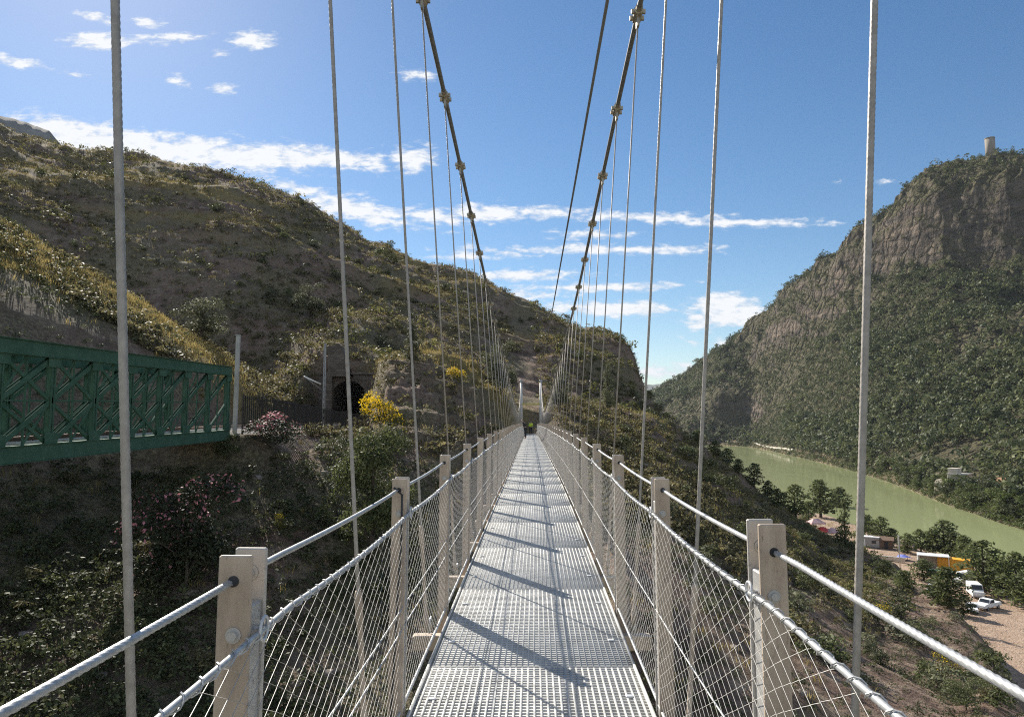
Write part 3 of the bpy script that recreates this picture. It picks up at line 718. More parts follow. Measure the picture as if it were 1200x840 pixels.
# rail cables
def side_path(lat, h, s, a, b, n, sag=0.0, wave=0.0):
    pts = []
    for i in range(n):
        d = a+(b-a)*i/(n-1)
        t = ((d-2.14)/2.1) % 1.0
        pts.append((bx(d)+s*(lat-wave*4*t*(1-t)), d, dz(d)+h-sag*4*t*(1-t)))
    return pts
for s in (-1, 1):
    me = rope_mesh('handrail_cable', side_path(0.775, HZ, s, 0.2, 8.3, 40, 0.012), 0.0092, M['rope'], 6, 0.13, 0.007, 30)
    o = link('handrail_cable', me, bridge)
    MB().tube(side_path(0.775, HZ, s, 8.28, 92, 160, 0.012), 0.009, 8).build('handrail_run', M['rope'], o, True)
    o = MB().tube(side_path(0.712, NZ, s, 0.2, 92, 420, 0.022, 0.0), 0.0085, 8).build('net_top_cable', M['rope'], bridge, True)
    # spiral lacing that ties the net to its top cable
    sp = []
    for i in range(int(14/0.012)):
        d = 0.4+i*0.012; t = ((d-2.14)/2.1) % 1.0; a = i*0.9
        sp.append((bx(d)+s*0.712+0.0125*math.cos(a), d, dz(d)+NZ-0.022*4*t*(1-t)+0.0125*math.sin(a)))
    MB().tube(sp, 0.0022, 4, False).build('lacing', M['rope'], o)
    for k in range(8):
        d = dpost(k, s)
        ring = [(bx(d)+s*0.706+0.0*math.cos(t), d+0.03*math.cos(t), dz(d)+NZ+0.03*math.sin(t)) for t in np.linspace(0, 2*PI, 17)]
        MB().tube(ring, 0.005, 6, False).build('ring', M['galv'], o, True)
        MB().tube([(bx(d)+s*0.706, d, dz(d)+NZ), (bx(d)+s*0.735, d, dz(d)+NZ)], 0.006, 6).build('ring_bolt', M['galv'], o)
    for h in (0.62, 0.50) if s < 0 else (0.58,):
        MB().tube(side_path(0.735, h, s, 0.2, 92, 200, 0.01), 0.0045, 6).build('mid_cable', M['rope'], bridge, True)
    MB().tube(side_path(0.745, 0.035, s, 0.2, 92, 300, 0.0), 0.010, 8).build('net_bottom_cable', M['rope'], bridge, True)
# dark electric cable tied down the second left post
x0, d0 = bx(4.24)-0.775, 4.24-0.066
MB().tube([(x0-0.02, d0-0.01, 1.30), (x0+0.03, d0-0.02, 1.26), (x0+0.028, d0-0.015, 1.0), (x0+0.012, d0-0.015, 0.7), (x0-0.005, d0-0.012, 0.3), (x0-0.03, d0-0.012, -0.15)], 0.006, 7).build('electric_cable', M['dark'], bridge, True)

# side netting: diamond rope mesh (one net per side)
def netting(s):
    V = []; Q = []
    base = 0
    def wires(a, b, cw, ch, rr, top):
        nonlocal base
        ncol = int((b-a)/cw); nrow = int(round(top/ch))
        rows = np.arange(nrow+1)
        for par in (0, 1):
            # each zig-zag wire: horizontal strand k weaves between row k and row k+1
            kk = np.arange(nrow)[:, None]
            ii = np.arange(ncol*2+1)[None, :]
            up = ((ii+kk+par) % 2)
            if par == 1: continue
            d = a+ii*cw/2+0*kk
            z = (kk+up)*ch
            jig = 0.12*cw*np.sin(ii*1.7+kk*2.3)
            d = d+jig*0.12
            d = np.clip(d, a, b)
            t = np.clip(z/top, 0, 1)
            sag = 0.022*4*(((d-2.14)/2.1) % 1)*(1-((d-2.14)/2.1) % 1)
            X = np.interp(d.ravel(), TD, TB).reshape(d.shape)+s*(0.715+0.025*(1-t))
            Z = np.interp(d.ravel(), TD, TZ).reshape(d.shape)+0.03+t*(NZ-0.03-sag)
            p = np.stack([X, d, Z], -1)
            m = 3
            ang = np.arange(m)*2*PI/m
            off = np.stack([np.cos(ang), 0*ang, np.sin(ang)], -1)*rr
            off[:, 1] = rr*0.5*np.sin(ang*2)
            v = p[:, :, None, :]+off[None, None]
            nr, nc = p.shape[:2]
            idx = base+np.arange(nr*nc*m).reshape(nr, nc, m)
            for j in range(m):
                j2 = (j+1) % m
                Q.append(np.stack([idx[:, :-1, j], idx[:, 1:, j], idx[:, 1:, j2], idx[:, :-1, j2]], -1).reshape(-1, 4))
            V.append(v.reshape(-1, 3)); base += nr*nc*m
    wires(0.3, 34, 0.138, 0.036, 0.00120, NZ)
    wires(34, 91.5, 0.276, 0.072, 0.0015, NZ)
    link('netting', np_mesh('netting', np.concatenate(V), np.concatenate(Q), M['netwire']), bridge)
TD = np.linspace(-2, 95, 600); TB = np.array([bx(t) for t in TD]); TZ = np.array([dz(t) for t in TD])
netting(-1); netting(1)

# main cables
cd = [-3, 3, 8, 10.1, 12.2, 14.3, 16.4, 20.6, 26, 32, 40, 48, 54, 60, 67, 75, 84, 90, 93.0]
cz = [7.7, 7.05, 6.54, 6.30, 6.02, 5.74, 5.45, 4.93, 4.38, 3.85, 3.10, 2.52, 2.27, 2.30, 2.75, 3.65, 5.00, 6.0, 6.50]
cl = [1.33, 1.31, 1.28, 1.27, 1.26, 1.25, 1.24, 1.22, 1.19, 1.15, 1.09, 1.05, 1.03, 1.05, 1.09, 1.16, 1.23, 1.28, 1.30]
def smooth_tab(xs, ys):
    xd = np.linspace(xs[0], xs[-1], 800); y = np.interp(xd, xs, ys); k = np.hanning(33)[1:-1]; k /= k.sum()
    return xd, np.convolve(np.pad(y, 15, mode='reflect', reflect_type='odd'), k, mode='valid')
CX, CZ = smooth_tab(cd, cz); _, CL = smooth_tab(cd, cl)
def cab(d, s):
    off = 0.0
    return Vector((bx(d)+s*(float(np.interp(d, CX, CL))+off), d, float(np.interp(d, CX, CZ))+(0.1 if s < 0 and d < 40 else 0)))
M['cable'] = mat_var('main_cable_steel', (0.16, 0.155, 0.15), (0.27, 0.26, 0.245), 20, 0.5, 0.3, 0.1, 0.003)
for s in (-1, 1):
    pts = [cab(d, s) for d in np.linspace(-3, 93.0, 260)]
    mc = MB().tube(pts, 0.032, 10).build('main_cable', M['cable'], bridge, True)
    for k in range(NPOST):
        d = (1.68 if s < 0 else 1.85)+2.1*k
        if k == 0: d = 1.66 if s < 0 else 2.02
        a = cab(d, s); t = (cab(d+0.1, s)-cab(d-0.1, s)).normalized()
        # clamp: two shells bolted round the cable with a lug under it
        mb = MB()
        mb.tube([a-t*0.11, a-t*0.10, a+t*0.10, a+t*0.11], [0.045, 0.056, 0.056, 0.045], 12)
        for o_ in (-0.06, 0.06): mb.bar(a+t*o_-Vector((0.085, 0, 0)), a+t*o_+Vector((0.085, 0, 0)), 0.035, 0.05)
        mb.bbox(a-Vector((0, 0, 0.09)), (0.030, 0.11, 0.14), 0.01)
        mb.tube([a-t*0.17, a-t*0.11], 0.042, 10)
        cl_ = mb.build('cable_clamp', M['clamp'], mc)
        # hanger
        b = Vector((bx(d)+s*0.85, d+0.05, dz(d)-0.05)); top = a-Vector((0, 0, 0.14))
        u = (b-top).normalized(); Lh = (b-top).length
        e = b-u*min(0.75, Lh*0.4)
        if k < 3:
            h = link('hanger', rope_mesh('hanger', [top, e], 0.0106, M['hangrope'], 6, 0.11, 0.008 if k == 0 else 0.012, 24), bridge)
        else:
            h = MB().tube([top, e], 0.0100, 6).build('hanger', M['hangrope'], bridge, True)
        MB().tube([e-u*0.10, e-u*0.08, e+u*0.06, e+u*0.08, e+u*0.3, b-u*0.14, b-u*0.12, b-u*0.05, b], [0.015, 0.020, 0.020, 0.015, 0.014, 0.014, 0.022, 0.022, 0.012], 8).build('turnbuckle', M['post'], h, True)

# straight stay cable from the far right mast
A, B = P(632.5, 447, 92.8), P(712, 0, 9.0)
t = (B-A).normalized()
MB().tube([A, A+t*((B-A).length+9)], 0.024, 8).build('stay_cable', M['cable'], bridge, True)

# far masts
mast = {}
for s in (-1, 1):
    x = bx(93)+s*1.30
    mb = MB().tube([(x-s*0.12, 93.4, -1.2), (x, 93.2, 6.45)], [0.17, 0.14], 14)
    m_ = mb.build('mast', M['white'], bridge, True); mast[s] = m_
    MB().bbox((x, 93.15, 6.55), (0.42, 0.5, 0.34), 0.05).build('saddle', M['steelgrey'], m_)
    MB().bbox((x-s*0.12, 93.4, -0.7), (0.9, 0.9, 1.3), 0.05).build('footing', M['concrete'], m_)
    # tie-back cable from the mast to the ground behind
    MB().tube([(x, 93.3, 6.5), (x+s*1.5, 106, hz(x+s*1.5, 106))], 0.035, 8).build('tie_back', M['cable'], m_, True)
MB().bbox((bx(93), 93.2, 3.55), (2.55, 0.16, 0.22), 0.02).build('mast_crossbar', flat('yellow_bar', (0.62, 0.52, 0.16), 0.5), bridge)
MB().bbox((bx(94.6)-0.9, 95.2, -0.62), (4.8, 3.6, 0.55), 0.03).build('landing_slab', M['concrete'], bridge)

# ================================================================== FOLIAGE
def rhombi(c, nrm, L, W, rg):
    n = len(c)
    a = rg.normal(size=(n, 3)); a -= nrm*(a*nrm).sum(1)[:, None]; a /= np.linalg.norm(a, axis=1)[:, None]+1e-9
    b = np.cross(nrm, a)
    L = L[:, None]; W = W[:, None]
    V = np.stack([c-a*L/2, c-b*W/2+a*L*0.06, c+a*L/2, c+b*W/2+a*L*0.06], 1)
    return V.reshape(-1, 3), np.arange(n*4).reshape(n, 4)
def lobe_leaves(lobes, n, size, seed, aspect=0.5, shell=0.45, up=0.25):
    rg = np.random.default_rng(seed)
    lb = np.array(lobes, float); w = (lb[:, 3]*lb[:, 4]*lb[:, 5])**(2/3); w /= w.sum()
    k = rg.choice(len(lb), n, p=w)
    d = rg.normal(size=(n, 3)); d /= np.linalg.norm(d, axis=1)[:, None]
    d[:, 2] = np.where(d[:, 2] < -0.35, -d[:, 2]*0.6, d[:, 2])
    r = shell + (1.08-shell)*rg.random(n)**0.6
    c = lb[k, :3] + d*lb[k, 3:6]*r[:, None]
    nr = d*0.6 + rg.normal(size=(n, 3))*0.6 + np.array([0, 0, up]); nr /= np.linalg.norm(nr, axis=1)[:, None]
    L = size*(0.6+0.8*rg.random(n))
    V, Q = rhombi(c, nr, L, L*aspect, rg)
    ct = rg.random(len(lb))
    tint = np.clip(0.35*ct[k] + 0.65*rg.random(n), 0, 1)
    return V, Q, tint, d, k
def leaf_mesh(name, V, Q, tint, mat, bloom=None):
    me = np_mesh(name, V, Q, mat)
    a = me.attributes.new('tint', 'FLOAT', 'FACE'); a.data.foreach_set('value', tint.astype(np.float32))
    if bloom is not None:
        a = me.attributes.new('bloom', 'FLOAT', 'FACE'); a.data.foreach_set('value', bloom.astype(np.float32))
    return me
def tree_lobes(kind, seed):
    """unit-height crown lobes"""
    rg = random.Random(seed); L = []
    if kind == 'pine':
        for i in range(24):
            h = 0.16+0.78*(i+rg.random())/24; R = 0.30*math.sin(min(1, (1.04-h)/0.62)*PI/2)*min(1, 0.55+h)
            a = i*2.4+rg.uniform(-.5, .5); rr = R*rg.uniform(0.25, 0.9)
            s = rg.uniform(0.09, 0.15)*(1.2-0.45*h)
            L.append((rr*math.cos(a), rr*math.sin(a), h, s*1.15, s*1.15, s*0.9))
        L.append((0.01, 0.0, 0.93, 0.07, 0.07, 0.07))
    elif kind == 'cone':
        for i in range(22):
            h = 0.10+0.86*i/21; R = 0.24*(1-h)**0.75+0.015; a = rg.uniform(0, 2*PI); rr = R*rg.uniform(0.2, 0.9); s = 0.055+0.09*(1-h)
            L.append((rr*math.cos(a), rr*math.sin(a), h, s*1.2, s*1.2, s))
    elif kind == 'round':
        for i in range(15):
            a = rg.uniform(0, 2*PI); h = rg.uniform(0.25, 0.85); R = 0.36*math.sqrt(max(0.05, 1-((h-0.5)/0.5)**2)); rr = R*rg.uniform(0.3, 0.9); s = rg.uniform(0.10, 0.18)
            L.append((rr*math.cos(a), rr*math.sin(a), h, s*1.15, s*1.15, s))
    else:  # bush, sits on the ground
        for i in range(11):
            a = rg.uniform(0, 2*PI); h = rg.uniform(0.18, 0.78); R = 0.48*math.sqrt(max(0.05, 1-h*h)); rr = R*rg.uniform(0.2, 0.95); s = rg.uniform(0.15, 0.26)
            L.append((rr*math.cos(a), rr*math.sin(a), h, s*1.1, s*1.1, s))
    return L
def trunk_mb(lobes, h0=0.0, r=0.022, seed=0, top=0.86, nlimb=9):
    rg = random.Random(seed); mb = MB()
    bend = [(rg.uniform(-.015, .015), rg.uniform(-.015, .015)) for _ in range(6)]
    pts = [(bend[i][0]*(i > 0), bend[i][1]*(i > 0), -0.05+(top+0.05)*i/5) for i in range(6)]
    mb.tube(pts, [r*(1.25-1.05*i/5) for i in range(6)], 7)
    for l in rg.sample(lobes, min(nlimb, len(lobes))):
        z0 = max(0.05, l[2]-0.10-0.4*math.hypot(l[0], l[1])); t = (z0+0.05)/(top+0.05)*5; i = min(4, int(t))
        p0 = Vector(pts[i]).lerp(Vector(pts[i+1]), min(1, t-i))
        mid = p0.lerp(Vector(l[:3]), 0.5)+Vector((0, 0, 0.02))
        mb.tube([p0, mid, l[:3]], [r*0.42, r*0.3, r*0.12], 5)
    return mb
PROTO = {}
def proto(key, kind, mat, n, size, seed, flower=None, trunk=True):
    L = tree_lobes(kind, seed)
    V, Q, t, d, k = lobe_leaves(L, n, size, seed+50)
    bl = None
    if flower is not None:
        rg = np.random.default_rng(seed+9)
        patch = np.array([rg.random() for _ in L])
        zc = V.reshape(-1, 4, 3).mean(1)[:, 2]
        bl = ((rg.random(len(Q)) < flower*(0.3+1.4*patch[k])*np.clip((zc-0.35)/0.4, 0.12, 1.3))).astype(float)
    cm = leaf_mesh('crown', V, Q, t, M[mat], bl)
    tm = None
    if trunk:
        o = trunk_mb(L, r=0.024 if kind != 'bush' else 0.016, seed=seed, top=0.86 if kind != 'bush' else 0.45).build('tmp', M['bark'], None, True)
        tm = o.data; bpy.data.objects.remove(o)
    PROTO[key] = (cm, tm)
def plant(name, key, loc, size, label, cat, group=None, rz=None, sx=1.0):
    o = empty(name, loc, random.uniform(0, 6.28) if rz is None else rz)
    o.scale = (size*sx, size*sx, size)
    cm, tm = PROTO[key]
    link('crown' if cat != 'shrub' else 'foliage', cm, o)
    if tm: link('trunk' if cat != 'shrub' else 'stem', tm, o)
    return tag(o, label, cat, group)
for i in range(4): proto('pine%d' % i, 'pine', 'pine', 1500, 0.062, 11+i)
for i in range(2): proto('cone%d' % i, 'cone', 'pine', 1300, 0.052, 31+i)
for i in range(3): proto('river%d' % i, 'round', 'riverside', 800, 0.075, 41+i)
for i in range(2): proto('rpine%d' % i, 'round', 'forest', 800, 0.072, 47+i)
for i in range(3): proto('bush%d' % i, 'bush', 'bushgreen', 420, 0.11, 51+i)
for i in range(2): proto('sage%d' % i, 'bush', 'sage', 420, 0.11, 61+i)
for i in range(2): proto('scrub%d' % i, 'bush', 'scrub', 380, 0.11, 66+i)
proto('olean', 'bush', 'oleander', 9000, 0.032, 71, 0.14)
proto('olean2', 'bush', 'oleander', 3500, 0.045, 72, 0.30)
proto('broom', 'bush', 'broom', 2600, 0.05, 74, 0.75)
proto('bigtree', 'round', 'bushgreen', 12000, 0.026, 77)
proto('bigsage', 'round', 'sage', 5000, 0.034, 78)
proto('nearcone', 'cone', 'sage', 4500, 0.030, 79)
proto('nearbush', 'bush', 'bushgreen', 3500, 0.042, 80)
proto('neargold', 'bush', 'broom', 2200, 0.05, 81, 0.12)

def ground_px(px, Y): 
    x = (px-600)/F*Y
    return Vector((x, Y, hz(x, Y)))
def sit(px, py, Y0, Y1):
    """first hillside point seen at a pixel between two depths"""
    Ys_ = np.linspace(Y0, Y1, 400); a, b = ray(px, py)
    z = hill_z(a*Ys_, Ys_); r = EYE+b*Ys_
    k = np.argmax(z >= r)
    if not (z >= r).any(): k = len(Ys_)-1
    return Vector((a*Ys_[k], Ys_[k], z[k]))
def px_plant(name, key, px, py_base, wpx, hpx, Y0, Y1, label, cat, group=None, **kw):
    p = sit(px, py_base, Y0, Y1)
    H = hpx*p.y/F; Wd = wpx*p.y/F
    o = plant(name, key, p-Vector((0, 0, 0.05*H)), H, label, cat, group, **kw)
    base = 0.98 if cat == 'shrub' else (0.62 if key.startswith(('pine', 'cone', 'nearcone')) else 0.86)
    s = Wd/(base*H); o.scale = (H*s, H*s, H)
    return o

# single, nameable plants --------------------------------------------
px_plant('leafy_tree', 'bigtree', 436, 655, 112, 160, 40, 80, 'large grey-green bushy tree in the ravine left of the footbridge', 'tree')
px_plant('oleander_bush', 'olean', 218, 694, 150, 150, 34, 64, 'large dark oleander bush with pink flowers below the green truss bridge', 'shrub')
px_plant('oleander_bush', 'olean2', 316, 525, 68, 48, 50, 80, 'pink flowering oleander in front of the dark fence', 'shrub')
px_plant('oleander_bush', 'olean2', 258, 650, 34, 30, 34, 64, 'small pink flowered oleander beside the large oleander bush', 'shrub')
px_plant('broom_bush', 'broom', 446, 520, 46, 62, 60, 90, 'bright yellow flowering broom beside the tunnel mouth', 'shrub')
px_plant('broom_bush', 'broom', 535, 452, 26, 24, 76, 110, 'small yellow flowering broom on top of the rocky spur', 'shrub')
px_plant('broom_bush', 'neargold', 330, 625, 18, 26, 40, 66, 'small weedy bush with a few yellow flowers on the ravine slope', 'shrub')
px_plant('broom_bush', 'neargold', 424, 512, 18, 14, 58, 90, 'low yellowish bush at the fence end by the yellow broom', 'shrub')
px_plant('conifer_tree', 'nearcone', 482, 428, 36, 52, 80, 120, 'small pointed grey-green conifer standing above the rocky spur', 'tree')
px_plant('hill_tree', 'bigsage', 236, 410, 68, 66, 90, 150, 'broad pale grey-green tree on the dark hill above the truss bridge', 'tree')
px_plant('hill_tree', 'bigsage', 362, 372, 42, 48, 110, 170, 'pale bushy tree high on the hill above the tunnel', 'tree')
plant('ivy_tree', 'bigsage', ground_px(585, 98)-Vector((0, 0, 1.2)), 10.0, 'tall dense dark tree left of the far white masts', 'tree', sx=0.6)
plant('ivy_tree', 'bigsage', ground_px(655, 103)-Vector((0, 0, 0.8)), 8.2, 'clipped looking round tree behind the far white masts', 'tree', sx=0.6)
px_plant('conifer_tree', 'nearcone', 712, 480, 26, 56, 100, 180, 'dark conifer against the cliff face right of the footbridge', 'tree')
px_plant('leafy_bush', 'nearbush', 1133, 832, 46, 38, 45, 90, 'round light green bush low on the right slope above the yard', 'shrub')
px_plant('leafy_bush', 'nearbush', 1082, 758, 40, 34, 50, 100, 'dark green bush on the edge of the right slope', 'shrub')
px_plant('leafy_bush', 'neargold', 1104, 800, 34, 36, 45, 95, 'spiky yellow-green bush beside the round light green bush', 'shrub')
px_plant('leafy_bush', 'neargold', 1042, 735, 30, 30, 50, 110, 'yellow-orange tinted bush on the slope just below the yard', 'shrub')
px_plant('leafy_bush', 'nearbush', 722, 706, 34, 34, 34, 70, 'yellow-green bush seen through the right hand netting', 'shrub')
px_plant('leafy_bush', 'nearbush', 268, 540, 30, 34, 50, 70, 'fresh green bush at the end of the green truss bridge', 'shrub')
px_plant('leafy_bush', 'nearbush', 905, 800, 40, 30, 34, 70, 'grey-green bush on the slope behind the near right post', 'shrub')

# trees on the near bank and round the yard
def bank_tree(px, py, hpx, wpx, Y0, Y1, key, label, group=None):
    return px_plant('pine_tree', key, px, py, wpx, hpx, Y0, Y1, label, 'tree', group)
bank_tree(932, 608, 42, 34, 140, 330, 'pine0', 'rounded pine on the near river bank upstream of the red tents')
bank_tree(962, 606, 46, 40, 140, 330, 'pine1', 'larger rounded pine directly behind the red tents')
bank_tree(984, 604, 34, 30, 150, 330, 'pine2', 'pine crown behind the tall dark conifer on the near bank')
bank_tree(991, 648, 60, 26, 130, 240, 'cone0', 'tall dark pointed conifer on the near bank beside the red tents')
bank_tree(1010, 634, 54, 24, 140, 260, 'cone1', 'slim dark conifer crossed by the right hanger cable')
bank_tree(1033, 632, 28, 26, 150, 300, 'pine3', 'small rounded pine on the water edge near the brown hut')
bank_tree(1079, 647, 28, 24, 130, 260, 'pine0', 'small pine at the water edge left of the white canopy')
bank_tree(1107, 652, 44, 40, 130, 240, 'pine1', 'dark pine right behind the yellow container')
bank_tree(1131, 660, 34, 28, 130, 230, 'pine2', 'narrow pine between the yellow container and the big pine')
bank_tree(1153, 692, 60, 54, 110, 210, 'pine3', 'big spreading pine above the white van')
bank_tree(1192, 708, 62, 50, 90, 180, 'pine0', 'pine at the right edge of the picture beside the yard')
bank_tree(1112, 712, 48, 46, 80, 140, 'pine2', 'olive green pine in front of the yellow container')
bank_tree(1082, 680, 26, 34, 90, 160, 'pine1', 'low bushy pine in front of the white canopy')
for i, (px, py, h, wd) in enumerate([(838, 536, 20, 18), (852, 546, 22, 20), (866, 556, 18, 16), (884, 572, 30, 24), (900, 584, 22, 18), (912, 596, 24, 22), (948, 612, 24, 20), (818, 522, 18, 16)]):
    bank_tree(px, py, h, wd, 100, 330, 'pine%d' % (i % 4), 'small dark pine among the shrubs on the near river bank', 'small pines along the near river bank')

for i, (px, py, h, wd) in enumerate([(1018, 628, 26, 24), (1046, 640, 22, 22), (1064, 648, 24, 24), (1094, 650, 30, 26), (1120, 656, 34, 30), (1140, 668, 30, 28), (1166, 690, 40, 34), (1178, 700, 44, 36), (1206, 716, 50, 44), (1060, 694, 24, 30), (1036, 676, 20, 26), (1098, 706, 30, 34), (1128, 722, 26, 30)]):
    px_plant('pine_tree', 'pine%d' % ((i+1) % 4), px, py, wd, h, 78 if py > 670 and px < 1135 else 100, 260, 'small bushy pine in the tree belt around the riverside yard', 'tree', 'small pines around the yard')
# shrubs scattered over the slopes
rs = random.Random(5); nsh = 0
def scatter_shrub(px, Y, key, s, label, group):
    p = ground_px(px, Y)
    o = plant('hill_shrub', key, p-Vector((0, 0, 0.08*s)), s, label, 'shrub', group)
    k = rs.uniform(1.0, 1.5); o.scale = (s*k, s*k, s)
while nsh < 150:
    px = rs.uniform(-30, 745); Y = rs.uniform(100, 255)
    if Y > np.interp(px, [0, 300, 600, 740], [255, 225, 200, 180]): continue
    x = (px-600)/F*Y
    if abs(x-RX) < 7 and Y < 112: continue
    if abs(x-bx(Y)) < 4 and Y < 106: continue
    s = rs.choice([0.9, 1.2, 1.6, 2.2, 3.0])*rs.uniform(.8, 1.2)
    scatter_shrub(px, Y, rs.choice(['bush0', 'bush1', 'bush2', 'sage0', 'sage1', 'scrub0', 'scrub1']), s, 'olive green shrub on the big hillside to the left', 'shrubs scattered over the left hillside'); nsh += 1
nsh = 0
while nsh < 150:
    px = rs.uniform(690, 1150); Y = rs.uniform(50, 170)
    if px < 760 and Y < 84: continue
    if px > 930 and Y > 130: continue
    if px > 1040 and Y > 88: continue
    s = rs.choice([0.8, 1.1, 1.5, 2.0, 2.6])*rs.uniform(.8, 1.2)
    scatter_shrub(px, Y, rs.choice(['bush0', 'bush1', 'bush2', 'sage0', 'scrub0', 'sage1']), s, 'olive shrub on the slope running down to the river', 'shrubs on the slope above the river'); nsh += 1
nsh = 0
while nsh < 36:
    px = rs.uniform(0, 480); Y = rs.uniform(34, 62); x = (px-600)/F*Y
    if hz(x, Y) > -1.6 or abs(x-bx(Y)) < 3: continue
    s = rs.uniform(.5, 1.5)
    scatter_shrub(px, Y, rs.choice(['bush0', 'bush1', 'scrub0', 'scrub1']), s, 'low dark shrub on the shaded ravine slope under the truss bridge', 'shrubs on the ravine slope'); nsh += 1

# far bank trees: individuals along the water and above it
nft = 0; rs2 = random.Random(8)
while nft < 210:
    px = rs2.uniform(842, 1215); t = rs2.random()**1.4
    Y = shoreY(px) + 5 + t*rs2.uniform(10, 70)*(1.0 if px > 990 else 0.8)
    x = (px-600)/F*Y; z = float(mtn_z(np.array([x]), np.array([Y]))[0])
    if z < WATER+0.6: continue
    gap = 880 < px < 985
    s = rs2.uniform(5.0, 9.5)*(1.0 if px > 985 else 0.8)
    if gap and t < 0.5: s *= 0.45
    if 1100 < px < 1190 and 45 < Y-shoreY(px) < 75 and rs2.random() < .75: continue
    key = rs2.choice(['river0', 'river1', 'river2', 'rpine0', 'rpine1', 'pine1'])
    plant('riverside_tree', key, (x, Y, z-0.4), s, 'leafy green tree on the far bank of the river', 'tree', 'trees along the far river bank', sx=rs2.uniform(1.0, 1.35)); nft += 1

# forest mass on the mountain (one object)
def mass(name, pts, sizes, mat, n, leaf, seed, squash=1.0, wide=0.42, shell=0.35, up=0.3):
    rg = np.random.default_rng(seed); m = len(pts)
    d = rg.normal(size=(m, n, 3)); d /= np.linalg.norm(d, axis=2)[..., None]
    d[..., 2] = np.where(d[..., 2] < -0.3, -d[..., 2], d[..., 2])
    r = shell+(1-shell)*rg.random((m, n, 1))**0.5
    lob = rg.normal(size=(m, 4, 3))*np.array([0.20, 0.20, 0.13])
    k = rg.integers(0, 4, (m, n))
    loc = np.take_along_axis(lob, k[..., None].repeat(3, 2), 1) + d*r*np.array([wide*0.62, wide*0.62, 0.30*squash])
    loc[..., 2] += 0.52*squash
    c = (pts[:, None, :]+loc*sizes[:, None, None]).reshape(-1, 3)
    nr = d.reshape(-1, 3)*0.7+rg.normal(size=(m*n, 3))*0.5+np.array([0, 0, up]); nr /= np.linalg.norm(nr, axis=1)[:, None]
    L = (leaf*sizes[:, None]*(0.6+0.8*rg.random((m, n)))).ravel()
    V, Q = rhombi(c, nr, L, L*0.62, rg)
    tint = np.clip(0.55*np.repeat(rg.random(m), n)+0.45*rg.random(m*n), 0, 1)
    return link(name, leaf_mesh(name, V, Q, tint, M[mat]))
rg = np.random.default_rng(21)
X = rg.uniform(120, 760, 130000); Y = rg.uniform(250, 1420, 130000); u = X/Y
ok = (u > 0.185) & (u < 0.80); X, Y = X[ok], Y[ok]
px_ = 600+F*X/Y
ok = Y > np.array([shoreY(p) if p > 840 else 1000 for p in px_])+18; X, Y, px_ = X[ok], Y[ok], px_[ok]
zz = mtn_z(X, Y); sx_ = np.abs(mtn_z(X+3, Y)-mtn_z(X-3, Y))/6; sy_ = np.abs(mtn_z(X, Y+3)-mtn_z(X, Y-3))/6
sl = np.hypot(sx_, sy_)
skyY = np.interp(px_, [740, 840, 880, 945, 1000, 1085, 1160, 1200, 1320], [1480, 1240, 1170, 1000, 920, 840, 800, 780, 730])
cov = fbm(X*0.012, Y*0.012, 7.7, 4)
pr = np.where(sl > np.interp(px_, [980, 1040], [3.6, 2.3]), 0.17, np.clip(np.interp(px_, [980, 1040], [3.4, 2.4])-sl*0.85, 0.4, 1))*np.clip(0.80+cov*2.4, 0.10, 1)*np.sqrt(1+sl*sl)*np.interp(px_, [980, 1060], [0.75, 0.42])
dens = np.where(Y > 800, 0.75, 1.0)
ok = (zz > WATER+3) & (rg.random(len(X)) < pr*dens) & (Y < skyY+14)
ok &= ~((px_ > 1095) & (px_ < 1190) & (Y < 345) & (Y > 262) & (rg.random(len(X)) < 0.7))
X, Y, zz, sl = X[ok], Y[ok], zz[ok], sl[ok]
print('candidates', len(X))
if len(X) > 27000: X, Y, zz, sl = X[:27000], Y[:27000], zz[:27000], sl[:27000]
szf = np.clip(7.4*np.exp(rg.normal(size=len(X))*0.33), 3.5, 14)*np.where(sl > 1.2, 0.55, 1.0)*np.clip(1.05-(zz-60)/500, .7, 1.05)
tag(mass('forest', np.stack([X, Y, zz-0.5], 1), szf, 'forest', 42, 0.19, 3), 'dark pine forest covering the mountain slope across the river', 'forest', kind='stuff')
print('forest trees', len(X))

# scrub and dry grass on the hill
def hill_points(n, pxr, Yr, seed, rail=True):
    rg = np.random.default_rng(seed)
    px = rg.uniform(*pxr, n*3); Y = np.exp(rg.uniform(math.log(Yr[0]), math.log(Yr[1]), n*3))
    X = (px-600)/F*Y
    ok = ~((np.abs(X-RX-.4) < 5.0) & (Y > 54) & (Y < 106)) & (np.abs(X-np.interp(Y, TD, TB)) > 2.2)
    X, Y = X[ok][:n], Y[ok][:n]
    return X, Y, hill_z(X, Y), rg
X, Y, zz, rg = hill_points(30000, (-40, 1010), (66, 258), 31)
px_ = 600+F*X/Y
cl = fbm(X*0.07, Y*0.07, 4.1, 4)
ok = (rg.random(len(X)) < np.clip(0.55+cl*1.6, 0.06, 1)*np.where((px_ > 425) & (px_ < 640) & (Y < 98), 0.35, 1)) & (zz > -30) & ((px_ < 760) | (Y < 175)) & ~((px_ < 320) & (Y < 125) & (a_straw(X, Y, zz) > 0.25) & (rg.random(len(X)) < 0.85))
X, Y, zz = X[ok], Y[ok], zz[ok]
tag(mass('scrub', np.stack([X, Y, zz-0.15], 1), rg.uniform(0.5, 1.7, len(X)), 'scrub', 26, 0.24, 5, 0.8, 0.6), 'low brown-green scrub covering the hillsides', 'scrub', kind='stuff')
X, Y, zz, rg = hill_points(17000, (-40, 1250), (28, 82), 33)
ok = (fbm(X*0.10, Y*0.10, 2.1, 4)+rg.normal(size=len(X))*0.25 > np.interp(600+F*X/Y, [300, 500, 800], [-0.16, 0.02, 0.12])) & ~((np.abs(X-RX) < 8) & (zz > -1.2))
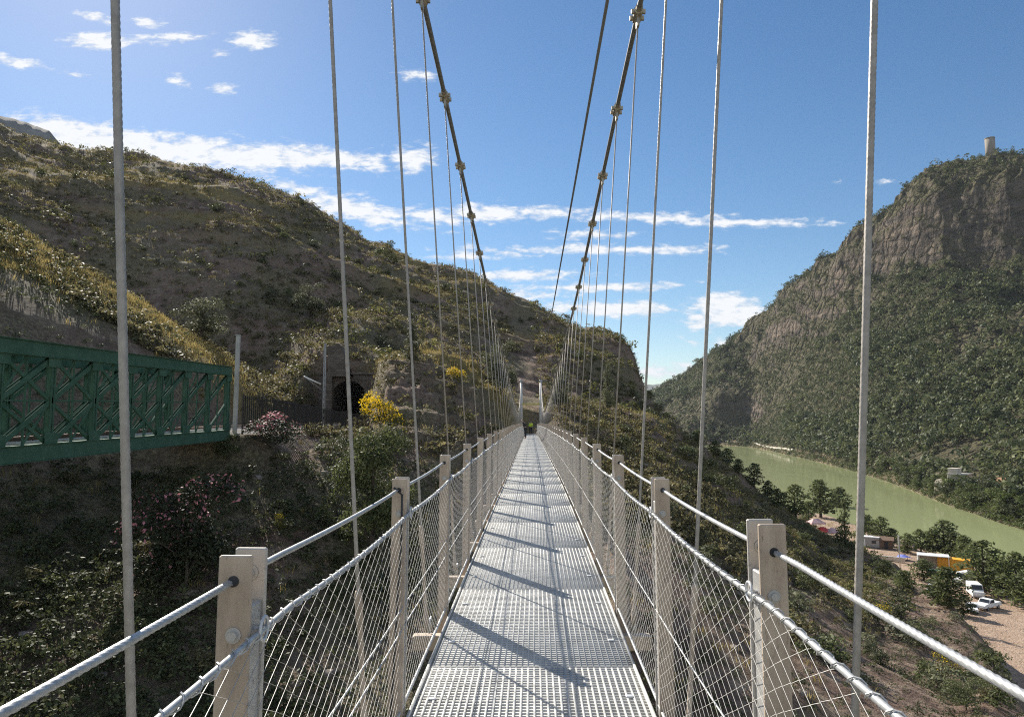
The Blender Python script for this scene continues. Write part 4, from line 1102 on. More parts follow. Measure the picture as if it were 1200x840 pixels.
X, Y, zz = X[ok], Y[ok], zz[ok]
tag(mass('undergrowth', np.stack([X, Y, zz-0.08], 1), rg.uniform(0.3, 1.2, len(X))*np.interp(600+F*X/Y, [350, 700], [1.15, 0.8]), 'ravine', 40, 0.17, 6, 0.8, 0.6), 'low leafy undergrowth on the ravine slopes', 'undergrowth', kind='stuff')
X, Y, zz, rg = hill_points(3600, (-40, 745), (98, 258), 41)
cl = fbm(X*0.045, Y*0.045, 6.1, 4)
ok = (rg.random(len(X)) < np.clip(0.42+cl*2.0, 0.03, 1)) & (zz > 2)
X, Y, zz = X[ok], Y[ok], zz[ok]
tag(mass('hillside_bushes', np.stack([X, Y, zz-0.15], 1), np.clip(1.25*np.exp(rg.normal(size=len(X))*0.45), 0.5, 3.4), 'slopegreen', 34, 0.2, 12, 0.85, 0.6), 'countless green bushes dotted over the big hillside', 'bushes', kind='stuff')
X, Y, zz, rg = hill_points(3000, (690, 1060), (80, 176), 37)
ok = (zz > -29.5) & (fbm(X*0.09, Y*0.09, 5.1, 4)+rg.normal(size=len(X))*0.25 > -0.05)
X, Y, zz = X[ok], Y[ok], zz[ok]
tag(mass('bank_scrub', np.stack([X, Y, zz-0.1], 1), rg.uniform(0.4, 1.5, len(X)), 'slopegreen', 30, 0.2, 9, 0.8, 0.6), 'olive scrub covering the slope above the near river bank', 'scrub', kind='stuff')
rg = np.random.default_rng(77); px_ = rg.uniform(841, 1230, 2600); Y = np.array([shoreY(p) for p in px_])+rg.uniform(-1, 16, 2600)
X = (px_-600)/F*Y; zz = mtn_z(X, Y); ok = zz > WATER-0.2
tag(mass('shore_bushes', np.stack([X, Y, zz-0.2], 1)[ok], rg.uniform(0.9, 3.2, ok.sum()), 'riverside', 30, 0.2, 10, 0.85, 0.6), 'low leafy bushes lining the far shore', 'bushes', kind='stuff')
# straw: upright blades in tufts
X, Y, zz, rg = hill_points(42000, (-40, 1010), (40, 235), 35)
px_ = 600+F*X/Y
stv = a_straw(X, Y, zz); base_p = np.where(Y < 78, 0.012, 0.30); base_p = np.where((px_ > 425) & (px_ < 660) & (Y < 100), 0.03, base_p)
ok = rg.random(len(X)) < np.clip(stv*1.3+base_p, 0, 1)
X, Y, zz = X[ok], Y[ok], zz[ok]; m = len(X); nb = 14
c = np.stack([X, Y, zz], 1)[:, None, :]+rg.normal(size=(m, nb, 3))*np.array([0.28, 0.28, 0.0])
h = rg.uniform(0.25, 0.7, (m, nb, 1)); ln = rg.normal(size=(m, nb, 3))*0.25; ln[..., 2] = 1; tip = c+ln*h
sd = rg.normal(size=(m, nb, 3)); sd[..., 2] = 0; sd /= np.linalg.norm(sd, axis=2)[..., None]; wv = 0.026*sd
V = np.stack([c-np.array([0, 0, .1]), (c+tip)/2-wv, tip, (c+tip)/2+wv], 2).reshape(-1, 3)
tag(link('dry_grass', leaf_mesh('dry_grass', V, np.arange(len(V)).reshape(-1, 4), rg.random(m*nb), M['straw'])), 'dry straw coloured grass on the hillsides', 'grass', kind='stuff')

# boulders on the slopes
def rock_mesh(seed):
    rg = np.random.default_rng(seed); import bmesh
    bm = bmesh.new(); bmesh.ops.create_icosphere(bm, subdivisions=3, radius=0.5)
    me = bpy.data.meshes.new('boulder'); bm.to_mesh(me); bm.free()
    v = np.zeros(len(me.vertices)*3, np.float32); me.vertices.foreach_get('co', v); v = v.reshape(-1, 3)
    for _ in range(9):
        n = rg.normal(size=3); n /= np.linalg.norm(n); d = v@n; lim = rg.uniform(0.24, 0.4); v = v-np.where(d > lim, d-lim, 0)[:, None]*n
    v *= (1+0.12*fbm(v[:, 0]*4+seed, v[:, 1]*4, v[:, 2]*4, 4))[:, None]; v[:, 2] *= 0.7
    me.vertices.foreach_set('co', v.ravel()); me.materials.append(M['rock']); me.update(); return me
rocks = [rock_mesh(s) for s in (1, 2, 3)]
spots = [(30, 745, 34, 60, .9), (120, 790, 30, 50, .7), (345, 800, 30, 55, .8), (80, 700, 34, 60, .6), (385, 790, 30, 55, .9), (940, 812, 34, 70, .8), (955, 745, 40, 80, .7), (1010, 790, 40, 80, .6), (860, 760, 36, 80, .7), (700, 560, 50, 110, 1.2), (770, 580, 60, 120, .9), (800, 640, 50, 100, .8), (380, 555, 45, 70, .8), (330, 575, 45, 70, .7), (400, 600, 45, 70, .6), (300, 560, 45, 70, .9)]
for i, (px, py, Y0, Y1, s) in enumerate(spots):
    p = sit(px, py, Y0, Y1)
    o = link('boulder', rocks[i % 3], None, p); o.rotation_euler = (0, 0, i*1.3); o.scale = (s, s*1.2, s)
    tag(o, 'grey-brown boulder lying on the ravine slope', 'rock', 'boulders on the ravine slopes')

# ================================================================== RAILWAY
tr = empty('truss_bridge', (RX, 56, 0)); tag(tr, 'dark green riveted steel railway truss bridge over the ravine', 'bridge')
def TB_(x, Y, z): return (x-RX, Y-56, z)
XN, XF_ = RX+2.3, RX-2.3
PAN = 3.55; YE = 55.6; NP = 13
def zb(Y): return 0.0+0.014*(Y-56)        # underside of the bottom chord
def zt(Y): return 5.75+0.020*(Y-56)       # top of the top chord
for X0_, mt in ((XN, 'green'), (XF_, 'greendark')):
    y0, y1 = YE-NP*PAN, YE+0.3
    ch = MB()
    for w_, o_ in ((0.40, 0.0),):
        ch.bar(TB_(X0_, y0, zt(y0)-0.36), TB_(X0_, y1, zt(y1)-0.36), 0.40, 0.64)
    t_ = ch.build('top_chord', M[mt], tr)
    fl = MB(); fl.bar(TB_(X0_, y0, zt(y0)-0.02), TB_(X0_, y1, zt(y1)-0.02), 0.56, 0.04); fl.build('flange', M[mt], t_)
    fl = MB(); fl.bar(TB_(X0_, y0, zt(y0)-0.695), TB_(X0_, y1, zt(y1)-0.695), 0.52, 0.03); fl.build('flange', M[mt], t_)
    ch = MB(); ch.bar(TB_(X0_, y0, zb(y0)+0.42), TB_(X0_, y1, zb(y1)+0.42), 0.40, 0.72); b_ = ch.build('bottom_chord', M[mt], tr)
    for q in (0.04, 0.80):
        fl = MB(); fl.bar(TB_(X0_, y0, zb(y0)+q), TB_(X0_, y1, zb(y1)+q), 0.54, 0.03); fl.build('flange', M[mt], b_)
    for i in range(NP+1):
        Y_ = YE-i*PAN
        wd = 0.55 if i == 0 else 0.34
        mb = MB()
        for sx in (-0.13, 0.13): mb.bar(TB_(X0_+sx, Y_-wd/2+.05, zb(Y_)+0.80), TB_(X0_+sx, Y_-wd/2+.05, zt(Y_)-0.70), 0.03, 0.10, (0, 1, 0)); mb.bar(TB_(X0_+sx, Y_+wd/2-.05, zb(Y_)+0.80), TB_(X0_+sx, Y_+wd/2-.05, zt(Y_)-0.70), 0.03, 0.10, (0, 1, 0))
        mb.bar(TB_(X0_, Y_, zb(Y_)+0.80), TB_(X0_, Y_, zt(Y_)-0.70), 0.20, wd-0.02, (0, 1, 0))
        mb.build('truss_post', M[mt], tr)
        for zc, hh in ((zb(Y_)+1.05, 0.55), (zt(Y_)-0.92, 0.5)):
            mb = MB(); mb.bbox(TB_(X0_+0.17*(1 if X0_ == XN else -1), Y_, zc), (0.025, 0.95, hh), 0.01); mb.build('gusset_plate', M[mt], tr)
    for i in range(NP-1):
        ya, yb = YE-(i+2)*PAN, YE-i*PAN
        for sx in (-0.09, 0.09):
            mb = MB(); mb.bar(TB_(X0_+sx, ya, zb(ya)+0.75), TB_(X0_+sx, yb, zt(yb)-0.70), 0.26, 0.02, (1, 0, 0)); mb.build('diagonal', M[mt], tr)
        if i >= 3:
            mb = MB(); mb.bar(TB_(X0_, ya, zt(ya)-0.70), TB_(X0_, yb, zb(yb)+0.75), 0.17, 0.10, (1, 0, 0)); mb.build('diagonal', M[mt], tr)
    for i in range(NP):
        ym = YE-(i+0.5)*PAN
        mb = MB(); mb.bar(TB_(X0_, ym, zb(ym)+0.78), TB_(X0_, ym, zt(ym)-0.70), 0.07, 0.09, (0, 1, 0)); mb.build('sub_hanger', M[mt], tr)
        ya, yb = YE-(i+1)*PAN, YE-i*PAN
        mb = MB(); mb.bar(TB_(X0_, ya, (zb(ya)+zt(ya))/2), TB_(X0_, ym, zt(ym)-0.70), 0.10, 0.05, (1, 0, 0)); mb.build('sub_diagonal', M[mt], tr)
        mb = MB(); mb.bar(TB_(X0_, ym, zb(ym)+0.78), TB_(X0_, yb, (zb(yb)+zt(yb))/2), 0.10, 0.05, (1, 0, 0)); mb.build('sub_diagonal', M[mt], tr)
    # end half diagonal
    mb = MB(); mb.bar(TB_(X0_, YE-PAN, zb(YE-PAN)+0.75), TB_(X0_, YE, (zb(YE)+zt(YE))/2+.1), 0.22, 0.12, (1, 0, 0)); mb.build('diagonal', M[mt], tr)
    mb = MB(); mb.bar(TB_(X0_, y0, (zb(y0)+zt(y0))/2), TB_(X0_, y1-PAN*1.3, (zb(y1)+zt(y1))/2), 0.05, 0.07); mb.build('mid_rail', M[mt], tr)
for i in range(NP+1):
    Y_ = YE-i*PAN
    mb = MB(); mb.bar(TB_(XF_+.2, Y_, zt(Y_)-0.30), TB_(XN-.2, Y_, zt(Y_)-0.30), 0.16, 0.26); mb.build('top_strut', M['greendark'], tr)
    mb = MB(); mb.bar(TB_(XF_+.2, Y_, zb(Y_)+0.30), TB_(XN-.2, Y_, zb(Y_)+0.30), 0.22, 0.50); mb.build('floor_beam', M['greendark'], tr)
    if i < NP:
        for a, b in ((XF_, XN), (XN, XF_)):
            s_ = 0.18 if b > a else -0.18
            mb = MB(); mb.bar(TB_(a+s_, Y_, zt(Y_)-0.30-(0.05 if b > a else 0)), TB_(b-s_, Y_-PAN, zt(Y_)-0.30-(0.05 if b > a else 0)), 0.09, 0.04); mb.build('top_brace', M['greendark'], tr)
for sx in (-0.75, 0.75):
    y0, y1 = YE-NP*PAN, YE+0.3
    mb = MB(); mb.bar(TB_(RX+sx, y0, zb(y0)+0.50), TB_(RX+sx, y1, zb(y1)+0.50), 0.28, 0.36); mb.build('stringer', M['greendark'], tr)
ns = int(NP*PAN/0.62)
for i in range(ns):
    Y_ = YE-0.1-i*0.62
    if Y_ < 16: continue
    mb = MB(); mb.bbox(TB_(RX, Y_, zb(Y_)+0.80), (3.4, 0.27, 0.20), 0.02); mb.build('sleeper', M['sleeper'], tr)
# the track on the bench
trk = empty('railway_track', (RX, 56, 0)); tag(trk, 'single railway track on grey ballast between truss bridge and tunnel', 'track')
def tx(Y): return 0.9*max(0, (Y-70)/34)**1.5
for sx in (-0.75, 0.75):
    mb = MB(); ys_ = [20, 56]+list(np.linspace(60, 116, 12))
    pts = [Vector((tx(y)+sx, y-56, (zb(y)+0.97) if y <= 56 else zb(56)+0.97+0.004*(y-56))) for y in ys_]
    for a, b in zip(pts[:-1], pts[1:]): mb.bar(a, b, 0.07, 0.14)
    mb.build('rail', M['rail'], trk)
for i in range(78):
    y = 56.4+i*0.62
    mb = MB(); mb.bbox((tx(y), y-56, zb(56)+0.80+0.004*(y-56)), (2.5, 0.26, 0.2), 0.02); mb.build('sleeper', M['sleeper'], trk)
mb = MB(); prof = []
V = []; Q = []
yy_ = np.linspace(56.0, 117, 60); xx_ = [-2.6, -1.7, -0.8, 0, 0.8, 1.7, 2.6]; zz_ = [0.35, 0.78, 0.80, 0.80, 0.80, 0.78, 0.35]
for y in yy_:
    for a, b in zip(xx_, zz_): V.append((tx(y)+a, y-56, b+0.004*(y-56)+random.uniform(-.03, .03)))
idx = np.arange(len(V)).reshape(len(yy_), 7); Q = np.stack([idx[:-1, :-1], idx[:-1, 1:], idx[1:, 1:], idx[1:, :-1]], -1).reshape(-1, 4)
M['ballast'] = mat_var('ballast', (0.10, 0.09, 0.08), (0.27, 0.25, 0.23), 14, 0.95, 0, 0.8, 0.05)
link('ballast', np_mesh('ballast', V, Q, M['ballast'], True), trk)

# tunnel portal
PX, PY = RX+0.9, 103.0
tn = empty('tunnel_portal', (PX, PY, 0)); tag(tn, 'stone railway tunnel portal with a dark arched mouth in the hillside', 'tunnel')
def arch(r, zs, z0, n=18): return [(-r, z0)]+[(-r*math.cos(PI*i/n), zs+r*math.sin(PI*i/n)) for i in range(n+1)]+[(r, z0)]
RA, ZS = 2.55, 4.6
def arch_wall(hw, top, th, mat, name, y=0.0):
    inner = arch(RA, ZS, 0.3); outer = []
    for (x, z) in inner:
        # project to the rectangle border
        if z <= 0.31: outer.append((math.copysign(hw, x), z)); continue
        dx, dzv = x, z-ZS
        if z < ZS+0.01 or abs(dzv) < 1e-6: outer.append((math.copysign(hw, x), z)); continue
        t = min(hw/abs(dx) if abs(dx) > 1e-6 else 1e9, (top-ZS)/dzv); outer.append((dx*t, ZS+dzv*t))
    V = []; Fq = []
    m = len(inner)
    for yy in (y, y+th):
        V += [(x, yy, z) for x, z in inner]+[(x, yy, z) for x, z in outer]
    for i in range(m-1):
        Fq += [(i, i+1, m+i+1, m+i), (2*m+i+1, 2*m+i, 3*m+i, 3*m+i+1), (i+1, i, 2*m+i, 2*m+i+1), (m+i, m+i+1, 3*m+i+1, 3*m+i)]
    return link(name, np_mesh(name, V, np.array(Fq), mat), tn)
arch_wall(4.3, 8.0, 0.9, M['masonry'], 'portal_wall')
mb = MB()
for i in range(18):
    a0, a1 = PI*i/18+0.012, PI*(i+1)/18-0.012
    pr_ = [(-r*math.cos(a), ZS+r*math.sin(a)) for r, a in ((RA, a0), (RA, a1), (RA+0.5, a1), (RA+0.5, a0))]
    n = len(mb.v)
    for y in (-0.06, 0.25): mb.v += [(x, y, z) for x, z in pr_]
    mb.f += [tuple(n+k for k in q) for q in ((0,1,2,3),(7,6,5,4),(0,4,5,1),(1,5,6,2),(2,6,7,3),(3,7,4,0))]
mb.build('arch_ring', M['masonry'], tn)
MB().bbox((0, 0.35, 8.17), (9.0, 1.2, 0.32), 0.04).build('coping', M['masonry'], tn)
V = []; ar = arch(RA+0.02, ZS, 0.2)
for y in (0.5, 6, 14, 26):
    V += [(x+0.0*y, y, z) for x, z in ar]
m = len(ar); Q = [(k*m+i, k*m+i+1, (k+1)*m+i+1, (k+1)*m+i) for k in range(3) for i in range(m-1)]
Q.append((3*m, 3*m+1, 3*m+m-2, 3*m+m-1))
me = bpy.data.meshes.new('tunnel_lining'); me.from_pydata(V, [], Q+[tuple(range(3*m, 4*m))]); me.materials.append(M['masonry']); me.update(); link('tunnel_lining', me, tn)
# curved stone wing wall over the left shoulder of the portal
w0 = P(384, 402, PY-1.2); zw = P(384, 441, PY-1.2).z; mb = MB(); n_ = 14
prof = []
for i in range(n_+1):
    t = i/n_; px_i = 397+13*t**0.6; py_i = 402+40*t
    q = P(px_i, py_i, PY-1.2); prof.append((q.x-PX, q.z))
lft = [(P(384, 500, PY-1.2).x-PX, zw), (P(384, 404, PY-1.2).x-PX, P(384, 406, PY-1.2).z)]
poly = lft+prof+[(prof[-1][0]+0.25, zw)]
n = len(mb.v); k = len(poly)
for y in (-1.3, -0.01): mb.v += [(x, y, z) for x, z in poly]
mb.f += [tuple(range(k)), tuple(range(2*k-1, k-1, -1))]+[(i, k+i, k+(i+1) % k, (i+1) % k) for i in range(k)]
mb.build('wing_wall', M['masonry'], tn)
MB().bbox((P(385, 480, PY-0.6).x-PX, -0.65, 4.2), (1.1, 1.25, 8.0), 0.08).build('buttress', M['masonry'], tn)

# concrete pole beside the truss end
p = Vector((P(275, 505, 57.5).x, 57.5, 0.0)); h = P(276, 394, 57.5).z
pl = empty('concrete_pole', p); tag(pl, 'tall plain concrete pole standing at the end of the green truss bridge', 'pole')
MB().bar((0, 0, -0.6), (0.05, 0, h), 0.30, 0.30).build('shaft', M['concrete'], pl, bevel=0.03)
MB().bbox((0.05, 0, h+0.05), (0.34, 0.34, 0.10), 0.02).build('cap', M['concrete'], pl)
MB().bbox((0, 0, 0.25), (0.7, 0.7, 0.5), 0.04).build('base', M['concrete'], pl)
# catenary mast with bracket
Yc = 84; p = Vector((P(379, 492, Yc).x, Yc, 0.3)); zt_ = P(379, 402, Yc).z
cm = empty('catenary_mast', p); tag(cm, 'slim grey railway mast with a slanting bracket arm near the tunnel', 'mast')
mb = MB()
for sx in (-0.12, 0.12):
    for sy in (-0.12, 0.12): mb.bar((sx, sy, -0.4), (sx*.7, sy*.7, zt_-0.3), 0.06, 0.06)
for i in range(14):
    z0 = i*(zt_-0.5)/14; z1 = (i+1)*(zt_-0.5)/14; s = 1 if i % 2 else -1
    mb.bar((-0.12*s, -0.12, z0), (0.12*s, -0.12, z1), 0.035); mb.bar((-0.12*s, 0.12, z0), (0.12*s, 0.12, z1), 0.035)
mb.build('lattice_shaft', M['steelgrey'], cm)
a = P(376, 450, Yc)-p; b = P(356, 441, Yc-1.5)-p
MB().tube([a, b], 0.075, 8).build('bracket_arm', M['white'], cm, True)
MB().tube([Vector((0, 0, a.z-0.9)), b], 0.03, 6).build('stay', M['steelgrey'], cm, True)
MB().tube([b, b-Vector((0, 0, 0.45))], [0.06, 0.09], 8).build('insulator', M['timber'], cm, True)

# palisade fence along the bench
fn = empty('palisade_fence', (0, 0, 0)); tag(fn, 'tall dark iron railing fence along the railway bench', 'fence')
fp = [(284, 506, 58.5, 3.0), (320, 507, 62.0, 2.9), (345, 506, 66.0, 2.7), (375, 505, 71.0, 2.3), (405, 506, 76.0, 2.1), (432, 508, 80.0, 2.0)]
fpts = [(P(a, b, c), h_) for a, b, c, h_ in fp]
mbar = MB()
for (A_, ha), (B_, hb) in zip(fpts[:-1], fpts[1:]):
    L_ = (B_-A_).length; nb = int(L_/0.24)
    for i in range(nb+1):
        t = i/max(1, nb); q = A_.lerp(B_, t); h_ = ha+(hb-ha)*t
        big = i % 9 == 0
        if big:
            MB().bar(q+Vector((0, 0, -0.8)), q+Vector((0, 0, h_+0.1)), 0.12).build('fence_post', M['iron'], fn)
        else: mbar.bar(q+Vector((0, 0, 0.12)), q+Vector((0, 0, h_)), 0.075)
    for z in (0.25, 0.93):
        mbar.bar(A_+Vector((0, 0, ha*z)), B_+Vector((0, 0, hb*z)), 0.05, 0.05)
o = mbar.build('railing_bars', M['iron'], fn)

# water-tower-like shaft on the summit
Yt = 800; c = P(1161.5, 193, Yt); top = P(1161.5, 165, Yt).z; zg = float(mtn_z(np.array([c.x]), np.array([Yt]))[0])
tw = empty('round_tower', (c.x, Yt, zg-2)); tag(tw, 'tall plain round concrete tower on the mountain summit', 'tower')
M['towerstone'] = mat_var('tower_concrete', (0.20, 0.175, 0.145), (0.32, 0.28, 0.235), 0.25, 0.9, 0, 0.2, vscale=(1, 1, 0.3)); H_ = 26.5; R_ = 5.3*Yt/F
MB().tube([(0, 0, 0), (0, 0, H_*0.5), (0, 0, H_-0.8)], [R_*1.02, R_, R_], 28).build('shaft', M['towerstone'], tw, True)
MB().tube([(0, 0, H_-0.8), (0, 0, H_)], [R_*1.06, R_*1.06], 28).build('parapet', M['towerstone'], tw)
MB().bbox((R_*1.4, -1, 2.5), (4, 4, 5), 0.2).build('base_hut', M['concrete'], tw)

# ================================================================== PEOPLE (far end)
def skin(name, joints, edges, mat, parent=None, sub=1):
    me = bpy.data.meshes.new(name); me.from_pydata([j[0] for j in joints], edges, []); me.materials.append(mat)
    o = link(name, me, parent); m = o.modifiers.new('skin', 'SKIN'); m.use_smooth_shade = True
    for i, j in enumerate(joints):
        r = j[1]; o.data.skin_vertices[0].data[i].radius = (r, r) if not isinstance(r, tuple) else r
    o.data.skin_vertices[0].data[0].use_root = True
    s = o.modifiers.new('sub', 'SUBSURF'); s.levels = sub; s.render_levels = sub+1
    return o
def person(loc, rz, label, jacket, trousers, lean_f=0.0, hair='hair', vest=None, reach=0.35):
    """standing figure, facing +Y locally, upper body leaning forward by lean_f"""
    r = empty('person', loc, rz); tag(r, label, 'person')
    L = lambda x, y, z: (x, y+lean_f*max(0, z-0.92), z-0.30*lean_f**2*max(0, z-0.92))
    J = [(L(0, 0, .95), .13), (L(0, .0, 1.15), .125), (L(0, -.01, 1.36), .14), (L(0, 0, 1.50), .055), (L(0, .02, 1.62), .09), (L(0, .03, 1.70), .085)]
    E = [(0, 1), (1, 2), (2, 3), (3, 4), (4, 5)]
    for s in (-1, 1):
        n = len(J)
        J += [(L(s*.10, 0, .90), .095), (L(s*.105, .03, .50), .06), (L(s*.11, -.01, .10), .045), (L(s*.12, .12, .04), .04)]
        E += [(0, n), (n, n+1), (n+1, n+2), (n+2, n+3)]
        n = len(J)
        J += [(L(s*.20, -.01, 1.42), .06), (L(s*.25, .05, 1.15), .045), (L(s*.22, reach, 1.08), .036), (L(s*.21, reach+.10, 1.08), .03)]
        E += [(2, n), (n, n+1), (n+1, n+2), (n+2, n+3)]
        for f in range(3):
            k = len(J); J += [(L(s*(.19+.02*f), reach+.19-.01*f, 1.06), .009)]; E += [(n+3, k)]
    skin('body', J, E, M['skin'], r)
    # clothes: jacket, trousers, shoes, hair
    jj = [(J[0][0], .15), (J[1][0], .15), (J[2][0], .165), (L(0, 0, 1.47), .075)]; je = [(0, 1), (1, 2), (2, 3)]
    for b in (10, 21-4):
        pass
    for s in (-1, 1):
        n = len(jj); jj += [(L(s*.20, -.01, 1.42), .075), (L(s*.25, .05, 1.15), .06), (L(s*.22, reach-.03, 1.08), .05)]; je += [(2, n), (n, n+1), (n+1, n+2)]
    skin('jacket', jj, je, M[jacket], r)
    tj = [(L(0, 0, .96), .145)]; te = []
    for s in (-1, 1):
        n = len(tj); tj += [(L(s*.10, 0, .88), .105), (L(s*.105, .03, .50), .075), (L(s*.11, -.01, .12), .06)]; te += [(0, n), (n, n+1), (n+1, n+2)]
    skin('trousers', tj, te, M[trousers], r)
    hd = Vector(J[5][0])
    skin('hair', [((hd.x, hd.y-.03, hd.z+.02), .085), ((hd.x, hd.y-.05, hd.z-.06), .06)], [(0, 1)], M[hair], r)
    for s in (-1, 1):
        MB().tube([hd+Vector((s*.033, .075, -.035)), hd+Vector((s*.033, .083, -.035))], .011, 8).build('eye', M['dark'], r)
    MB().tube([hd+Vector((0, .078, -.045)), hd+Vector((0, .10, -.07))], [.010, .016], 6).build('nose', M['skin'], r)
    return r
Yp = 92.6
person((bx(Yp)-0.05, Yp, dz(Yp)), PI, 'person in a bright yellow safety jacket at the far end of the footbridge', 'hivis', 'navy', 0.35)
person((bx(62)-0.50, 62, dz(62)), PI/2-0.2, 'person in black clothes leaning on the left railing towards the far end of the footbridge', 'navy', 'navy', 0.40, reach=0.45)

# ================================================================== YARD BY THE RIVER
def yard(px, py): 
    p = Pz(px, py, -31.6); return Vector((p.x, p.y, hz(p.x, p.y)))
def wheel(parent, x, y, r=0.34, w_=0.22):
    s = 1 if x > 0 else -1
    t = MB().tube([(x-w_/2*s, y, r), (x-w_/2*s+0.03*s, y, r), (x+w_/2*s-0.03*s, y, r), (x+w_/2*s, y, r)], [r*.9, r, r, r*.9], 20).build('wheel', M['tyre'], parent, False)
    MB().tube([(x+w_/2*s-0.02*s, y, r), (x+w_/2*s+0.012*s, y, r)], [r*.62, r*.55], 16).build('rim', M['steelgrey'], t)
def vehicle(name, kind, loc, rz, label, paint):
    o = empty(name, loc, rz); tag(o, label, kind)
    if kind == 'van':
        W_, prof = 1.95, [(-2.5, .45), (-2.52, 1.0), (-2.42, 2.25), (-2.2, 2.42), (1.2, 2.42), (1.75, 1.55), (2.42, 1.25), (2.5, .9), (2.5, .42)]
        side = [(0.75, 1.5), (1.6, 1.52), (1.18, 2.2), (0.75, 2.2)]; ws = ((1.27, 2.30), (1.76, 1.60)); wh = (1.62, -1.6)
    elif kind == 'pickup':
        W_, prof = 1.85, [(-2.55, .5), (-2.55, 1.12), (-0.55, 1.14), (-0.5, 1.2), (-0.3, 1.78), (0.75, 1.80), (1.3, 1.2), (2.3, 1.05), (2.5, .9), (2.5, .45)]
        side = [(-0.32, 1.22), (1.08, 1.22), (0.68, 1.7), (-0.2, 1.7)]; ws = ((0.82, 1.74), (1.28, 1.26)); wh = (1.6, -1.6)
    else:
        W_, prof = 1.75, [(-2.0, .4), (-2.05, .9), (-1.85, 1.0), (-1.35, 1.42), (0.2, 1.46), (0.95, 1.0), (1.9, .88), (2.05, .7), (2.05, .38)]
        side = [(-1.45, 1.02), (0.72, 1.02), (0.15, 1.38), (-1.2, 1.36)]; ws = ((0.26, 1.41), (0.9, 1.03)); wh = (1.3, -1.25)
    MB().prism(prof[::-1], -W_/2, W_/2).build('body', M[paint], o, bevel=0.07)
    for s in (-1, 1):
        mb = MB(); mb.prism(side, s*(W_/2+0.004)-0.008, s*(W_/2+0.004)+0.008); mb.build('side_window', M['glass'], o)
    (ya, za), (yb, zb_) = ws; hw = W_/2-0.16
    nrm = Vector((0, zb_*0+za-zb_, yb-ya)).normalized()*0.02
    q_ = [Vector((-hw, ya, za))+nrm, Vector((hw, ya, za))+nrm, Vector((hw+.06, yb, zb_))+nrm, Vector((-hw-.06, yb, zb_))+nrm]
    mb = MB(); n = 0; mb.v = [tuple(v) for v in q_]+[tuple(v-nrm*1.6) for v in q_]
    mb.f = [(3, 2, 1, 0), (4, 5, 6, 7), (0, 1, 5, 4), (1, 2, 6, 5), (2, 3, 7, 6), (3, 0, 4, 7)]; mb.build('windscreen', M['glass'], o)
    for s in (-1, 1):
        for y in wh: wheel(o, s*(W_/2-0.10), y)
        MB().bbox((s*(W_/2-0.28), prof[-1][0]+0.0, .78), (.34, .08, .18), .02).build('headlight', M['lamp'], o)
    MB().bbox((0, prof[-1][0]+0.03, .5), (W_*.92, .10, .2), .03).build('bumper', M['steelgrey'], o)
    return o
def container(name, loc, rz, size, paint, label, cat='container'):
    o = empty(name, loc, rz); tag(o, label, cat); L_, W_, H_ = size
    mb = MB(); n = int(L_/0.14)*2; pr_ = []
    for i in range(n+1):
        x = -L_/2+L_*i/n; pr_.append((x, W_/2-(0.035 if (i//2) % 2 else 0)))
    top = pr_; bot = [(x, -y) for x, y in pr_][::-1]; poly = top+bot; k = len(poly)
    mb.v = [(x, y, 0.15) for x, y in poly]+[(x, y, H_-.08) for x, y in poly]
    mb.f = [tuple(range(k)), tuple(range(2*k-1, k-1, -1))]+[(i, (i+1) % k, k+(i+1) % k, k+i) for i in range(k)]
    mb.build('walls', M[paint], o)
    mb = MB()
    mb.bbox((0, 0, H_-.04), (L_+.06, W_+.06, .12), .02); mb.build('roof', M[paint], o)
    MB().bbox((0, 0, .10), (L_+.04, W_+.04, .16), .02).build('base_frame', M[paint], o)
    for s in (-1, 1):
        d_ = MB().bbox((L_/2+.015, s*W_/4, H_/2), (.05, W_/2-.06, H_-.35), .01).build('door', M[paint], o)
        for q in (-.25, .25): MB().tube([(L_/2+.06, s*W_/4+q, .3), (L_/2+.06, s*W_/4+q, H_-.3)], .02, 6).build('lock_bar', M['steelgrey'], d_)
    return o
A1 = math.radians(-32)
container('yellow_container', yard(1119, 668), math.radians(-48), (6.0, 2.5, 3.0), 'yellow', 'bright yellow-orange container beside the white canopy in the yard')
# white canopy shed
p = yard(1094, 666); sh = empty('canopy_shed', p, math.radians(-28)); tag(sh, 'white roofed open canopy shed left of the yellow container', 'shed')
MB().bbox((0, 0, 3.3), (6.2, 3.6, .16), .04).build('roof', M['white'], sh)
MB().bbox((-3.0, 0, 1.6), (.14, 3.3, 3.2), .02).build('end_wall', M['white'], sh)
MB().bbox((0, 1.65, 1.6), (5.8, .12, 3.2), .02).build('back_wall', M['render'], sh)
for x in (-2.8, 2.9):
    for y in (-1.65,): MB().bbox((x, y, 1.6), (.14, .14, 3.24), .02).build('roof_post', M['white'], sh)
# green tank trailer under it
p = yard(1101, 676); tk = empty('green_skip', p, math.radians(-36)); tag(tk, 'grey-green open waste skip in front of the white canopy', 'skip')
mb = MB(); k = [(-2.0, .3), (-2.5, 1.5), (2.5, 1.5), (2.0, .3)]
R90 = lambda pr_: [(x, z) for x, z in pr_]
mb.v = [(x, y, z) for y in (-.9, .9) for x, z in k]+[(x*.95, y*.9, z-(0.0 if z > 1 else -.12)) for y in (-.9, .9) for x, z in k]
mb.f = [(0, 1, 2, 3), (7, 6, 5, 4), (0, 4, 5, 1), (3, 2, 6, 7), (0, 3, 7, 4), (9, 8, 11, 10), (12, 13, 14, 15), (13, 9, 10, 14)[::-1], (8, 9, 13, 12), (11, 15, 14, 10), (8, 12, 15, 11)]
mb.build('tub', M['greentank'], tk)
for y in (-.92, .92): MB().bar((-2.5, y, 1.52), (2.5, y, 1.52), .1).build('rim_bar', M['greentank'], tk)
